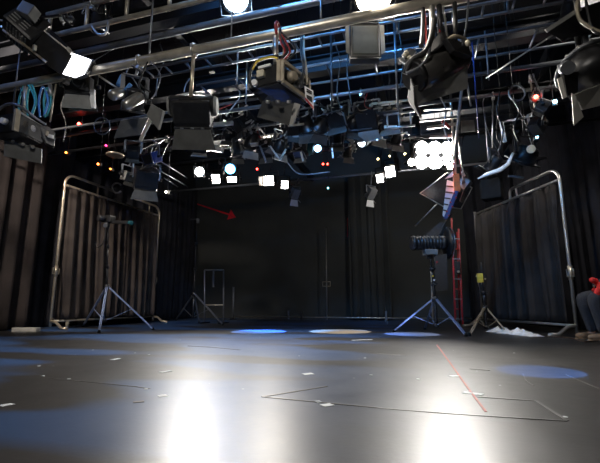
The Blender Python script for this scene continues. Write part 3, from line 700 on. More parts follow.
# ------------------------------------------------------------------ back row of lamps
GB = 'lamps of the bright back row'
hb = (8.1, 3.75, .03)
def backlamp(name, label, px, py, w, h, az, el, key, col, st, Y=8.0, body='box', ln=.22, doors=None, hang=hb, group=GB, **kw):
    kw.setdefault('yh', .15)
    return lamp(name, label, at(px, py, Y=Y), w, h, ln, az, el, body, doors, hang=hang, lens=lensmat(key, col, st) if key else 'lens_dark', group=group, detail=kw.pop('detail', 1), cable=kw.pop('cable', None), door_len=.7, **kw)
WARM = (1, .9, .78); COOL = (.85, .93, 1)
TGT = at(300, 440, Z=0)
o = backlamp('round_lamp', 'small glaring white lamp, the leftmost and brightest point above the red arrow', 201, 172, .24, .24, 176, -16, 'star', (1, .96, .9), 160, body='cyl')
light('SPOT', 'bulb', o, at(201, 172, Y=8.25), 60, (1, .95, .88), .1, at(225, 230, Y=12.9), 120, .9)
light('SPOT', 'bulb', o, at(201, 172, Y=7.8), 760, (1, .95, .88), .08, at(230, 430, Z=0), 110, .6)
backlamp('panel_lamp', 'square white lamp right of the glaring leftmost lamp', 217, 179, .2, .24, 180, -18, 'p1', WARM, 90)
backlamp('panel_lamp', 'wide low white lamp under the blue lamp', 233, 179, .24, .14, 178, -24, 'p2', WARM, 90)
o = backlamp('round_lamp', 'round lamp glowing bright blue at the back left', 231, 168, .26, .26, 180, -30, 'blue', (.1, .5, 1), 14, Y=7.9, body='cyl')
mm = RM(o); MB(mm).lathe([(.005, .125), (.07, .125), (.07, .115)], 20).build('lens', lensmat('bluecore', (.6, .85, 1), 18), o, label='pale blue core')
light('SPOT', 'bulb', o, at(231, 170, Y=7.7), 110, (.12, .4, 1), .1, at(120, 390, Z=0), 60, .7)
o = backlamp('panel_lamp', 'glaring square warm lamp left of centre in the back row', 270, 181, .26, .24, 168, -14, 'p3', WARM, 110, doors=[('R', 40)])
light('SPOT', 'bulb', o, at(270, 181, Y=7.75), 330, (1, .93, .82), .1, at(272, 430, Z=0), 90, .6)
backlamp('panel_lamp', 'small square white lamp right of the glaring warm lamp', 284, 185, .17, .2, 190, -14, 'p4', (1, .97, .9), 30)
backlamp('panel_lamp', 'small tilted square white lamp right of centre in the back row', 381.5, 177.5, .16, .2, 150, -24, 'p5', (1, .97, .92), 26)
backlamp('panel_lamp', 'larger tilted square white lamp, second of the pair right of centre', 391.5, 171, .22, .26, 152, -24, 'p6', (1, .97, .92), 30)
backlamp('round_lamp', 'small white lamp just left of the big glaring lamp', 411, 163, .2, .16, 170, -12, 'p7', WARM, 50, body='cyl')
backlamp('round_lamp', 'small white lamp below right of the big glaring lamp', 447, 167, .16, .14, 190, -12, 'p8', WARM, 40, body='cyl')
o = thing('blinder_lamp', 'big glaring white lamp cluster at right of the back row, the brightest in the studio', 'studio lamp', tuple(at(435, 155, Y=8)), GB)
q = Vector(o.location); My = Matrix.Translation(q) @ Matrix.Rotation(YAW+R(180), 4, 'Z') @ Matrix.Rotation(R(-14), 4, 'X')
MB(My).box((0, -.09, 0), (.86, .14, .5), None, .02).build('housing', 'black_paint', o)
k = 0
for ix in (-.25, 0, .25):
    for iz in (-.13, .13):
        MI = My @ Matrix.Translation((ix, 0, iz))
        MB(MI).lathe([(.125, -.02), (.13, .02), (.127, .022), (.12, -.01)], 20, False).build('reflector_ring', 'reflector', o)
        MB(MI).lathe([(.005, 0), (.135, 0), (.135, -.01)], 20).build('lens', lensmat('blind', (1, .97, .93), 60), o)
MB().cyl(q+Vector((0, 0, .2)), (q.x, 8.1, 3.75), .02).build('stem', 'black_metal', o)
light('SPOT', 'bulb', o, at(435, 155, Y=7.8), 1000, (1, .96, .9), .2, at(430, 430, Z=0), 84, .7)
light('SPOT', 'bulb', o, q+Vector((0, .25, .1)), 150, (1, .96, .9), .15, (q.x+.4, 12.9, 3.0), 150, .9)
# blue / teal accents
backlamp('small_spotlight', 'small lamp with a blue-white lens and teal flap beneath the centre ladder piece', 317, 147, .15, .15, 185, -35, 'ac1', (.35, .65, 1), 12, Y=6.8, body='cyl', hang=(6.5, 3.7, .03), doors=[('R', 10, 1.6, 'teal_gel')])
backlamp('small_spotlight', 'teal-bodied lamp with an oval white lens pointing down left', 365, 141, .2, .18, 130, -30, 'ac2', (.8, .9, 1), 8, Y=6.8, body='cyl', hang=(6.5, 3.7, .03), body_m='teal_gel')
backlamp('small_spotlight', 'tiny oval white lamp above the pair of tilted square lamps', 417, 149, .13, .1, 180, -30, 'ac3', (.85, .92, 1), 10, Y=7.9, body='cyl')
for px, py, lb in ((295, 193, 'small hanging lamp with a thin pale flap below the left end of the warm pair'), (371, 193, 'small hanging lamp with a pale yellowish flap at right of centre, below the tilted pair')):
    o = backlamp('small_spotlight', lb, px, py, .2, .16, 30, -50, None, None, 0, Y=9.6, ln=.28, doors=[('B', 35, 1.5, 'label_white'), ('R', 60, 1.3, 'pale_door')], hang=(9.9, 3.7, .03), group='small lamps hanging low at the back', body_m='grey_door', yoke_m='grey_steel')
# ------------------------------------------------------------------ dark cluster
GC = 'dark lamps of the rear cluster'
cl = [  # px, py, Y, size, az, el, body, label
 (212, 128, 6.4, .34, 150, -30, 'box', 'dark box lamp touching the drum lamp with a white strip on top'),
 (228, 133, 6.6, .28, 200, -35, 'cyl', 'dark round lamp second from the left in the rear cluster'),
 (243, 122, 6.4, .3, 120, -40, 'box', 'dark lamp below the left corner of the big box lamp'),
 (252, 140, 6.6, .3, 30, -50, 'cyl', 'dark round lamp under the front flap of the big box lamp'),
 (266, 148, 6.9, .26, 160, -60, 'box', 'dark lamp with silver bracket above the glaring warm lamp'),
 (281, 143, 6.5, .28, 40, -55, 'cyl', 'dark lamp with V-shaped silver arms below the big box lamp'),
 (294, 128, 6.4, .3, 200, -30, 'box', 'dark lamp right below the white label tag'),
 (306, 122, 6.2, .3, 340, -45, 'cyl', 'dark round lamp in the middle of the rear cluster'),
 (323, 121, 6.2, .32, 30, -35, 'cyl', 'dark lamp left of the red cable in the cluster'),
 (339, 117, 6.2, .3, 150, -40, 'box', 'dark box lamp above the red cable in the cluster'),
 (353, 121, 6.4, .32, 200, -40, 'cyl', 'dark round lamp above the teal-bodied lamp'),
 (367, 116, 6.3, .34, 340, -45, 'box', 'dark box lamp right of centre, upper one in the cluster'),
 (378, 127, 6.6, .3, 30, -60, 'cyl', 'dark lamp at the left end of the pale ladder piece'),
 (390, 118, 6.5, .3, 160, -45, 'box', 'dark lamp in front of the pale ladder piece'),
 (200, 145, 6.6, .26, 190, -40, 'box', 'dark lamp at the left end of the rear cluster, above the starburst lamp'),
 (238, 150, 6.9, .24, 180, -50, 'cyl', 'small dark lamp straight above the blue lamp'),
 (336, 139, 6.7, .24, 180, -40, 'box', 'small dark lamp with brown front between the two blue-accent lamps'),
 (348, 150, 7.2, .22, 20, -60, 'cyl', 'small dark lamp under the teal-bodied lamp'),
 (300, 150, 7.2, .22, 160, -60, 'box', 'small dark lamp left of the teal flap'),
 (397, 137, 7.2, .24, 20, -60, 'cyl', 'small dark lamp under the pale ladder piece'),
]
EX = []
for i, (px, py, Y, s, az, el, body, lb) in enumerate(cl):
    rn = random.Random(i)
    ds = [('B', rn.uniform(10, 40), .9, rn.choice(['dark_door', 'dark_door', 'grey_door'])), ('T', rn.uniform(10, 50), .8, 'dark_door')]
    if i % 3 == 0: ds.append(('L', 30, .8, 'grey_door'))
    EX.append((px, py, Y, s, i))
    hz = (5.63, 3.6, .03) if Y < 6.35 else (6.5, 3.7, .03) if Y < 7.1 else hb
    lamp('studio_lamp', lb, at(px, py, Y=Y), s, s*.85, s*1.1, az, el, body, ds, hang=hz, group=GC, detail=1, yh=.2,
         yoke_m=rn.choice(['steel', 'steel', 'grey_steel']), cable=rn.choice(['cable_black', 'cable_red', 'cable_black']), door_len=.7, body_m=rn.choice(['black_paint', 'black_metal']))
for (px, py, Y, s, i), root in zip(EX, [o_ for o_ in COL.objects if o_.get('group') == GC]):
    rn = random.Random(100+i); c0 = Vector(root['_o'])
    for k in range(3):
        q = c0+Vector((rn.uniform(-.6, .6)*s, -s*.75, rn.uniform(-.3, .8)*s)); e = q+Vector((rn.uniform(-.5, .5)*s, -.02, rn.uniform(-.45, .45)*s))
        MB().bar(q, e, .014, .022, .003).build('bracket', rn.choice(['steel', 'pale_door', 'steel']), root)
    MB().tube(spline([c0+Vector((-.4*s, -.7*s, .3*s)), c0+Vector((-.2*s, -.85*s, -.1*s)), c0+Vector((.25*s, -.85*s, 0)), c0+Vector((.4*s, -.7*s, .5*s))], 5), .007, 6).build('power_cable', rn.choice(['grey_steel', 'beige', 'cable_black']), root)
    MB().cyl(c0+Vector((.3*s, -.8*s, .1*s)), c0+Vector((.3*s, -.86*s, .1*s)), .03).build('knob', rn.choice(['steel', 'cream', 'grey_steel']), root)
def strip(p, m, lb, name='metal_bar', w=.03, h=.03, cat='bar', group='loose metal bars in the rear cluster'):
    o = MB().bar(p[0], p[1], w, h, .004).build(name, m, None, p[0]); wire(o, (Vector(p[0])+Vector(p[1]))/2); return tag(o, lb, cat, group)
strip((at(213, 125, Y=6.2), at(233, 123, Y=6.2)), 'pale_door', 'pale horizontal bar right of the drum lamp, the upper one', w=.06, h=.07)
strip((at(213, 148, Y=6.5), at(223, 150, Y=6.5)), 'pale_door', 'short pale bar low beside the drum lamp flap', w=.08, h=.1)
strip((at(288, 126, Y=6.1), at(304, 124, Y=6.1)), 'warm_steel', 'thin pale bar right of the big box lamp flap')
strip((at(285, 138, Y=6.3), at(308, 135, Y=6.3)), 'steel', 'pale bar crossing left of the teal flap')
strip((at(270, 146, Y=6.4), at(280, 160, Y=6.4)), 'steel', 'left arm of the V-shaped silver pair', w=.025)
strip((at(280, 160, Y=6.4), at(286, 149, Y=6.4)), 'steel', 'right arm of the V-shaped silver pair', w=.025)
strip((at(251, 145, Y=6.5), at(258, 144, Y=6.5)), 'steel', 'short bright bar above the square warm lamp', w=.05, h=.06)
strip((at(260, 146, Y=6.5), at(266, 162, Y=6.5)), 'grey_steel', 'grey diagonal bar left of the V-shaped pair')
strip((at(301, 152, Y=6.6), at(303, 161, Y=6.6)), 'pale_door', 'small upright pale bar below the teal flap')
strip((at(332, 148, Y=6.6), at(333, 158, Y=6.6)), 'steel', 'small upright pale bar right of the blue-white lens')
strip((at(378, 130, Y=6.4), at(377, 141, Y=6.4)), 'steel', 'small upright pale bar right of the teal-bodied lamp')
strip((at(371, 104, Y=6), at(410, 100, Y=6)), 'warm_steel', 'long thin warm-lit bar above the pale ladder piece')
strip((at(384, 127, Y=6.4), at(397, 127, Y=6.4)), 'steel', 'bright bar on the lower rail of the pale ladder piece', w=.04, h=.05)
strip((at(410, 122, Y=7), at(460, 117, Y=7)), 'steel', 'long pale bar above the big glaring lamp, the upper one')
strip((at(424, 110, Y=7), at(452, 108, Y=7)), 'steel', 'pale bar above the big glaring lamp, topmost')
strip((at(427, 128, Y=7.1), at(457, 124, Y=7.1)), 'steel', 'pale bar above the big glaring lamp, the middle one', h=.05)
strip((at(430, 137, Y=7.2), at(452, 136, Y=7.2)), 'steel', 'pale bar just above the big glaring lamp', h=.05)
strip((at(442, 121, Y=7), at(450, 128, Y=7)), 'red_paint', 'red bar above the big glaring lamp', h=.05)
strip((at(243, 125, Y=6.3), at(252, 120, Y=6.3)), 'steel', 'short slanting bar under the big box lamp')
for i, (a_, b_, c_, lb) in enumerate((((330, 120), (342, 112), (352, 118), 'red cable looping through the right of the dark cluster'), ((288, 163), (300, 174), (330, 172), 'thin pale cable sagging below the V-shaped bars'), ((205, 115), (222, 108), (232, 104), 'thin red cable behind the drum lamp pole'))):
    o = MB().tube(spline([at(*a_, Y=6.5), at(*b_, Y=6.5), at(*c_, Y=6.5)], 8), .012, 6).build('hanging_cable', ['cable_red', 'grey_steel', 'cable_red'][i], None, at(*a_, Y=6.5)); tag(o, lb, 'cable')
for pts, c_, lb in (
  ([(341, 28), (349, 44), (347, 70), (352, 108)], 'cable_black', 'thin black cable hanging left of the square softbox, down to the cluster'),
  ([(334, 40), (340, 62), (337, 90), (341, 112)], 'cable_black', 'thin black cable just right of the black pole, left of the softbox'),
  ([(236, 84), (240, 96), (232, 108), (226, 116)], 'grey_steel', 'thin grey cable curling below the left pale vertical rod'),
  ([(186, 60), (192, 74), (186, 84), (184, 92)], 'grey_steel', 'thin grey wire left of the drum lamp pole'),
  ([(160, 44), (164, 60), (158, 76), (156, 96)], 'grey_steel', 'thin grey wire between the twin-tube lamp and the drum lamp pole'),
  ([(402, 8), (399, 30), (403, 58), (400, 90)], 'cable_black', 'black cable hanging left of the peaked-cover lamp'),
  ([(440, 96), (446, 110), (444, 128), (452, 146)], 'grey_steel', 'pale cable hanging in front of the bars over the glaring lamp'),
  ([(500, 92), (497, 112), (503, 130), (500, 150)], 'cable_black', 'thin chain-like cable right of the slanted pale rod on the right'),
  ([(514, 100), (519, 112), (514, 128), (519, 142)], 'cable_black', 'black cable hanging below the dark wire ring at the upper right'),
  ([(90, 92), (97, 108), (104, 116), (99, 134)], 'cable_black', 'black cable hanging left of the twin-tube lamp'),
  ([(64, 96), (61, 108), (66, 124), (63, 142)], 'cable_black', 'black cable hanging right of the lamp with white knobs')):
    Y_ = 4.6; q = [at(x, y, Y=Y_) for x, y in pts]
    o = MB().tube(spline(q, 6), .009, 6).build('hanging_cable', c_, None, q[0]); MB().cyl(q[0], (q[0].x, Y_, ZC), .004, None, 6).build('wire', 'cable_black', o); tag(o, lb, 'cable')
# ------------------------------------------------------------------ left middle lamps
GL = 'dark lamps hanging over the left curtain frame'
for px, py, Y, s, az, el, lb, bm_ in ((146, 178, 6.3, .42, 30, -60, 'large dark lamp above the left curtain frame', 'black_paint'), (152, 158, 6.1, .26, 150, -30, 'dark lamp with blue housing left of the starburst lamp', 'blue_paint'), (133, 152, 5.6, .2, 200, -50, 'small dark lamp under the twin-tube lamp', 'black_metal'), (128, 176, 6.2, .2, 60, -70, 'small grey lamp left of the large dark lamp', 'grey_door')):
    lamp('studio_lamp', lb, at(px, py, Y=Y), s, s*.8, s*.9, az, el, 'box', [('B', 20, .8, 'dark_door')], hang=(6.5, 3.7, .03), group=GL, detail=1, yh=.2, body_m=bm_, yoke_m='grey_steel')
o = MB().tube([at(102+8*cos(R(a)), 126+8.5*sin(R(a)), Y=4.5) for a in range(0, 360, 20)], .009, 6, True).build('wire_ring', 'grey_steel', None, at(102, 126, Y=4.5)); wire(o, at(102, 118, Y=4.5)); tag(o, 'thin wire ring hanging left of the twin-tube lamp', 'ring')
o = MB().tube([at(517+8*cos(R(a)), 93+7.5*sin(R(a)), Y=6) for a in range(0, 360, 20)], .014, 6, True).build('wire_ring', 'grey_steel', None, at(517, 93, Y=6)); wire(o, at(517, 86, Y=6)); tag(o, 'dark wire ring hanging at the upper right', 'ring')
o = MB().tube([at(117+5*cos(R(a)), 188+5*sin(R(a)), Y=7.2) for a in range(40, 330, 20)], .02, 6).build('wire_ring', 'grey_steel', None, at(117, 188, Y=7.2)); wire(o, at(117, 183, Y=7.2)); tag(o, 'broken pale ring above the upper rail of the left curtain frame', 'ring')
o = MB().lathe([(.1, 0), (.16, .01), (.16, .03), (.02, .06)], 20, True, 'Z').build('lamp_bowl', 'warm_steel'); p_ = at(115, 156, Y=6); o.location = p_; o['_o'] = (0, 0, 0); MB().cyl((0, 0, .05), (0, 0, ZC-p_.z), .004, None, 6).build('wire', 'cable_black', o); tag(o, 'small shallow brass-coloured bowl under the twin-tube lamp', 'bowl')
# ------------------------------------------------------------------ right middle lamps
o = lamp('studio_lamp', 'dark lamp with a curved blue-white flap above the right curtain frame', at(494, 163, Y=6.9), .3, .22, .26, 40, -45, 'cyl', [('B', 5, .9, 'black_paint'), ('T', 30, .6, 'dark_door')], hang=(6.5, 3.7, .03), group=None, detail=2, yh=.2, yoke_m='grey_steel')
MB().tube([at(478, 178.5, Y=6.6), at(488, 174, Y=6.6), at(500, 170, Y=6.6), at(508, 164, Y=6.6), at(513, 153, Y=6.6)], [.01, .03, .035, .03, .015], 8).build('barn_door', 'tape_white', o, label='curved blue-white flap')
MB().box(at(492, 190, Y=6.9), (.3, .24, .32), Matrix.Rotation(R(-22), 3, 'Z'), .03).build('lower_housing', 'rubber', o)
light('SPOT', 'bulb', o, at(494, 158, Y=6.2), 4, (.5, .7, 1), .05, at(500, 172, Y=6.6), 80)  # extra spot in front of this unlit lamp, aimed back at its flap
o = lamp('studio_lamp', 'black round lamp with a small bright knob, right of the curved-flap lamp', at(526, 154, Y=6.9), .3, .36, .24, 20, -50, 'cyl', [], hang=(6.9, 4.0, .03), group=None, detail=2, yh=.2)
MB().cyl(at(531, 149, Y=6.4), at(531, 149, Y=6.35), .06, None, 16).build('knob', 'cream', o)
rod(at(505, 142, Y=6.6), at(501, 122, Y=6.6), .03, 'tape_white', 'short bright white tube above the curved-flap lamp', 'tube_light', 'tube', None)
o = lamp('studio_lamp', 'small lamp with blue glints below the red light at the upper right', at(543, 108, Y=6.2), .2, .16, .2, 60, -50, 'box', [('B', 20, .8, 'grey_door')], hang=(6.5, 3.9, .03), group=None, detail=1, yh=.2, yoke_m='grey_steel')
o = lamp('studio_lamp', 'small dark lamp on the bar left of the blue-glint lamp', at(537, 126, Y=6.4), .16, .2, .2, 120, -50, 'box', None, hang=(6.5, 3.9, .03), group=None, detail=1, yh=.2, yoke_m='warm_steel')
strip((at(504, 122, Y=6.7), at(545, 113, Y=6.7)), 'grey_steel', 'dark horizontal bar at right carrying two small lamps', group=None)
o = thing('teal_flap', 'thin dark teal flap hanging left of the blue-white lens', 'flap', tuple(at(309, 150, Y=6.7)))
poly([(308, 140, 6.7), (314, 136, 6.7), (313, 152, 6.7), (309, 156, 6.7), (307, 150, 6.7)], 'teal_gel', 'sheet', o); wire(o, at(311, 139, Y=6.7))
strip((at(508, 176, Y=7), at(524, 178, Y=7)), 'grey_steel', 'short grey bar just above the right curtain frame', group=None)
o = MB().plate([at(461, 121, Y=8), at(474, 120, Y=8), at(475, 131, Y=8), at(461, 133, Y=8)], .03).build('grey_panel', 'grey_door', None, at(467, 126, Y=8)); wire(o, at(467, 121, Y=8)); tag(o, 'small plain grey panel right of the big glaring lamp', 'panel')
# diamond flag, slatted panel, batten
o = thing('light_flag', 'large dark diamond-shaped flag with a pale edge beneath the big glaring lamp', 'flag', tuple(at(440, 190, Y=7.6)))
dp = [at(420, 193.5, Y=7.5), at(447, 173, Y=7.7), at(472, 188, Y=8), at(461, 209, Y=7.9), at(443, 206.5, Y=7.7)]
MB().plate(dp, .01).build('sheet', 'black_metal', o)
MB().tube([p_+Vector((0, -.015, 0)) for p_ in dp], .01, 6, True).build('edge_wire', 'steel', o)
o = thing('slatted_panel', 'narrow white panel with brown slats beside the blue batten', 'panel', tuple(at(448, 200, Y=7.3)))
MB().plate([at(447, 180, Y=7.3), at(453.5, 182, Y=7.3), at(454, 192, Y=7.3), at(444, 217, Y=7.3), at(442.5, 215, Y=7.3)], .02).build('sheet', 'label_white', o)
wire(o, at(450, 182, Y=7.3))
for y in (186, 192, 198, 204, 210): MB().bar(at(446.3-(y-186)*.13, y, Y=7.26), at(453.5-max(0, y-190)*.36, y+.8, Y=7.26), .02, .02).build('slat', 'brown_wood', o)
MB().plate([at(445, 179, Y=7.2), at(453, 171, Y=7.2), at(455, 176, Y=7.2)], .02).build('top_flap', 'label_white', o)
o = thing('batten_light', 'narrow dark blue batten dotted with red, hanging under an orange box', 'light batten', tuple(at(455, 190, Y=7.1)))
a_, b_ = at(445.5, 219, Y=7.1), at(457, 191, Y=7.1)
MB().bar(a_, b_, .09, .06, .008).build('housing', 'blue_paint', o)
for i in range(6): p_ = a_.lerp(b_, .1+i*.16); MB().cyl(p_+Vector((.03*(-1)**i, -.03, 0)), p_+Vector((.03*(-1)**i, -.05, 0)), .016, None, 8).build('dot_lamp', 'red_paint', o)
MB().box(at(456.5, 183, Y=7.1), (.1, .1, .3), None, .01).build('orange_box', 'orange_paint', o)
MB().cyl(at(456, 177, Y=7.1), (at(456, 177, Y=7.1).x, 7.1, ZC), .02).build('stem', 'steel', o)
for px in (452, 459): MB().cyl(at(px, 150, Y=7.05), at(px+2, 175, Y=7.05), .008).build('wire', 'cable_red', o)
o = lamp('studio_lamp', 'small dark lamp with silver bracket right of the orange box', at(464, 184, Y=7.6), .2, .18, .22, 60, -50, 'box', [('B', 20, 1.6, 'black_paint')], hang=hb, group=None, detail=1, yh=.15, yoke_m='steel')
# ------------------------------------------------------------------ indicator lights
def led(px, py, Y, col, key, lb, s=.022, st=12):
    p_ = at(px, py, Y=Y); o = thing('indicator_light', lb, 'indicator light', tuple(p_), 'small coloured indicator lights')
    MB(Matrix.Translation(p_)).lathe([(.002, -s), (s*.7, -s*.7), (s, 0), (s*.7, s*.7), (.002, s)], 12).build('bulb', lensmat(key, col, st), o)
    MB().box(p_+Vector((0, s+.03, 0)), (s*3, .06, s*3), None, .004).build('case', 'black_paint', o)
    MB().cyl(p_+Vector((0, s+.03, s)), (p_.x, p_.y+s+.03, 4.55), .006, None, 6).build('wire', 'cable_black', o)
led(79, 124, 6, (1, .05, .03), 'red', 'bright red light left of the twin-tube lamp', .035, 20)
led(66, 152.5, 6.2, (1, .22, .03), 'orange', 'orange light above the near corner of the left curtain frame')
led(98, 164, 6.4, (1, .22, .03), 'orange', 'orange light above the upper rail of the left curtain frame')
led(110.5, 169, 6.6, (1, .3, .03), 'orange', 'orange light just left of the dark lamp over the left curtain frame', .018)
led(106, 145.5, 6.2, (.6, .02, .1), 'crimson', 'dim crimson light below the wire ring at left')
led(153, 187, 6.6, (1, .3, .05), 'orange', 'orange light at the far corner of the left curtain frame', .02)
led(166, 192, 7, (1, .9, .7), 'whiteled', 'tiny white light left of the starburst lamp, below the thin rails', .025)
led(536, 97, 6.3, (1, .03, .02), 'red', 'bright red light at the upper right', .035, 20)
led(555, 101.5, 6.3, (.3, .7, 1), 'skyblue', 'pale blue light right of the upper red light', .03)
led(537, 137, 6.6, (.1, .5, 1), 'skyblue', 'small blue light below the upper red light', .022)
led(323, 164, 8.6, (1, .06, .02), 'red', 'left light of the red pair near the studio centre', .022)
led(327.5, 164, 8.6, (1, .06, .02), 'red', 'right light of the red pair near the studio centre', .022)
led(257, 169, 8.2, (1, .05, .03), 'red', 'tiny red light left of the glaring warm lamp', .022)
led(378, 159, 8.6, (1, .8, .4), 'yellowled', 'tiny yellow light above the small tilted square lamp', .022)
led(390, 156, 8.4, (1, .7, .3), 'yellowled', 'tiny yellow light above the larger tilted square lamp', .02)
led(405, 154, 8.4, (1, .8, .5), 'yellowled', 'tiny yellow light left of the tiny oval lamp', .025)
led(328, 188, 9, (.2, .8, .9), 'cyanled', 'tiny cyan light below the red pair', .02)
# ------------------------------------------------------------------ light stands
def stand(label, base, hub, top, feet, leg_m='grey_steel', pole_m='black_metal', r=.018, group='tripod stands on the studio floor', braces=True):
    P0 = at(*base, Z=0); Y = P0.y; hb_ = at(*hub, Y=Y); tp = at(*top, Y=Y)
    root = thing('tripod_stand', label, 'tripod stand', (hb_.x, Y, 0), group)
    X = hb_.x; zh, zt = hb_.z, tp.z; low = max(.06, zh*.22)
    MB().cyl((X, Y, low), (X, Y, zh+.02), r*1.15, None, 12).build('lower_tube', pole_m, root)
    nseg = 3
    for i in range(nseg):
        z0 = zh+(zt-zh)*i/nseg; z1 = zh+(zt-zh)*(i+1)/nseg
        f0 = Vector((X, Y, 0)).lerp(Vector((tp.x, Y, 0)), i/nseg); f1 = Vector((X, Y, 0)).lerp(Vector((tp.x, Y, 0)), (i+1)/nseg)
        MB().cyl((f0.x, Y, z0), (f1.x, Y, z1), r*(1-.2*i), None, 12).build('pole', pole_m, root)
        if i: 
            MB().cyl((f0.x, Y, z0-.04), (f0.x, Y, z0+.03), r*1.7, None, 12).build('collar', 'black_paint', root)
            MB().cyl((f0.x, Y-.01, z0), (f0.x+.06, Y-.05, z0), .014, .02, 8).build('knob', 'black_paint', root)
    MB().cyl((X, Y, zh-.06), (X, Y, zh+.05), r*2.2, None, 14).build('hub', 'black_paint', root)
    MB().cyl((X, Y, low-.02), (X, Y, low+.04), r*2, None, 14).build('lower_hub', 'black_paint', root)
    for f in feet:
        q = at(*f, Z=0)+Vector((0, 0, .022)); d = (q-Vector((X, Y, zh))).normalized(); a_ = Vector((X, Y, zh))+Vector((d.x, d.y, 0))*.04
        side = d.cross(Vector((0, 0, 1))).normalized()*.012
        m_ = MB(); m_.bar(a_+side, q+side, .012, .026).bar(a_-side, q-side, .012, .026)
        lg = m_.build('leg', leg_m, root)
        MB().cyl(q-Vector((0, 0, .02)), q+Vector((0, 0, .03)), .03, .02, 10).build('rubber_foot', 'rubber', lg)
        if braces: MB().bar(Vector((X, Y, low)), a_.lerp(q, .52), .02, .008).build('brace', leg_m, root)
    root['_top'] = (tp.x, Y, zt); return root
mat('blue_steel', (.3, .38, .6), .35, .6, .2, 20)
sA = stand('black tripod stand with a small camera head in front of the left curtain frame', (108, 331), (107, 287), (108, 226), [(153, 330), (83, 327), (99, 333)], 'blue_steel')
T = Vector(sA['_top'])
o = thing('camera_head', 'small black camera head with a teal-tipped arm on the left tripod stand', 'camera', tuple(T), None)
MB().cyl(T+Vector((0, 0, -.02)), T+Vector((0, 0, .05)), .035, .03, 12).build('mount', 'black_paint', o)
MB().box(T+Vector((0, 0, .13)), (.2, .16, .14), None, .02).build('body', 'black_paint', o)
MB().cyl(T+Vector((-.02, -.08, .13)), T+Vector((-.06, -.2, .13)), .05, .06, 16).build('lens_barrel', 'black_metal', o)
MB().cyl(T+Vector((.02, -.06, .02)), T+Vector((.06, -.14, -.02)), .04, None, 12).build('motor', 'grey_steel', o)
a_, b_ = at(109, 222, Y=T.y), at(129, 222.5, Y=T.y)
MB().bar(a_, b_, .04, .06, .01).build('arm', 'black_paint', o)
MB().cyl(b_, at(132, 223, Y=T.y), .035, .04, 14).build('arm_tip', 'teal_gel', o, label='teal arm tip')
MB().bar(at(101, 219, Y=T.y), at(109, 219, Y=T.y), .03, .03, .005).build('arm', 'black_metal', o)
MB().tube(spline([T+Vector((0, -.05, .08)), T+Vector((-.02, -.05, -.3)), T+Vector((-.15, -.05, -.42)), T+Vector((-.24, -.03, -.34))], 6), .01, 6).build('cable', 'cable_black', o)
MB().cyl(T+Vector((-.03, -.07, .01)), T+Vector((-.03, -.09, .01)), .015).build('button', 'red_paint', o)
sB = stand('tall thin black light stand near the left back corner', (197, 324), (194, 294), (197, 219), [(223, 325.5), (176, 320.5), (199, 323.5)], 'grey_steel', r=.02)
T = Vector(sB['_top']); MB().bar(T+Vector((-.2, 0, 0)), T+Vector((.06, 0, 0)), .03, .03, .004).build('cross_arm', 'black_metal', sB)
MB().box(T+Vector((.03, 0, -.05)), (.06, .06, .12), None, .01).build('socket', 'grey_steel', sB)
sC = stand('tripod stand with silver-blue legs under the big black spotlight, right of centre', (433, 333), (435, 299), (430, 254), [(394, 332), (466, 336.5), (425, 329.5)], 'blue_steel', r=.024)
T = Vector(sC['_top'])
o = thing('follow_spot', 'big black ribbed spotlight on the right tripod stand with a hanging black panel', 'spotlight', tuple(T), None)
rg = Vector((cos(YAW), sin(YAW), 0)); Z = Vector((0, 0, 1))
c_ = T+Z*.2+rg*.0
pc = at(428.5, 243, Y=T.y)
MF = Matrix.Translation(pc) @ Matrix.Rotation(YAW+R(90), 4, 'Z')   # +Y points left in view
pr = [(.05, -.3), (.12, -.3), (.13, -.26)]
for i in range(9): y = -.24+i*.055; pr += [(.13, y), (.115, y+.012), (.115, y+.03), (.13, y+.042)]
pr += [(.135, .27), (.12, .31), (.09, .31)]
MB(MF).lathe(pr, 28).build('ribbed_barrel', 'black_metal', o)
MB(MF).box((0, -.02, -.17), (.2, .22, .1), None, .015).build('gearbox', 'grey_door', o)
MB(MF).box((0, .0, -.2), (.1, .1, .14), None, .01).build('mount', 'black_paint', o)
MB(MF).lathe([(.02, -.36), (.26, -.36), (.29, -.34), (.26, -.32), (.12, -.3)], 32).build('front_disc', 'black_paint', o)
MB(MF).tube([(.27*cos(R(a)), -.37, .27*sin(R(a))) for a in range(0, 360, 15)], .012, 6, True).build('disc_rim', 'grey_steel', o)
MB().plate([at(434, 256, Y=T.y), at(447, 254, Y=T.y), at(448, 290, Y=T.y), at(436, 291, Y=T.y)], .06).build('hanging_panel', 'black_paint', o)
for px, py, m_ in ((437, 262, 'red_paint'), (433, 276, 'yellow_paint'), (434, 280, 'label_white')): MB().cyl(at(px, py, Y=T.y-.05), at(px, py, Y=T.y-.09), .018, None, 10).build('knob', m_, o)
MB().plate([at(423, 237, Y=T.y+.1), at(440, 222, Y=T.y+.1), at(448, 228, Y=T.y+.1), at(446, 240, Y=T.y+.1)], .01).build('barn_door', 'black_metal', o)
MB().cyl(at(431, 254, Y=T.y+.06), at(433, 322, Y=T.y+.3), .018).build('support_pole', 'warm_steel', o)
MB().tube(spline([at(440, 235, Y=T.y), at(446, 221, Y=T.y), at(452, 214, Y=T.y+.2)], 6), .018, 6).build('cable', 'cable_black', o)
sD = stand('short dark tripod stand at the far corner of the right curtain frame', (486, 333), (485, 308), (481, 262), [(469.5, 336), (507, 333.5), (473, 325.5)], 'warm_steel', r=.02)
T = Vector(sD['_top']); MB().box(at(480, 278, Y=T.y), (.1, .1, .16), None, .02).build('clamp', 'yellow_paint', sD, label='yellow clamp')
MB().bar(at(476, 276, Y=T.y), at(486, 279, Y=T.y), .03, .03).build('clamp_arm', 'warm_steel', sD)
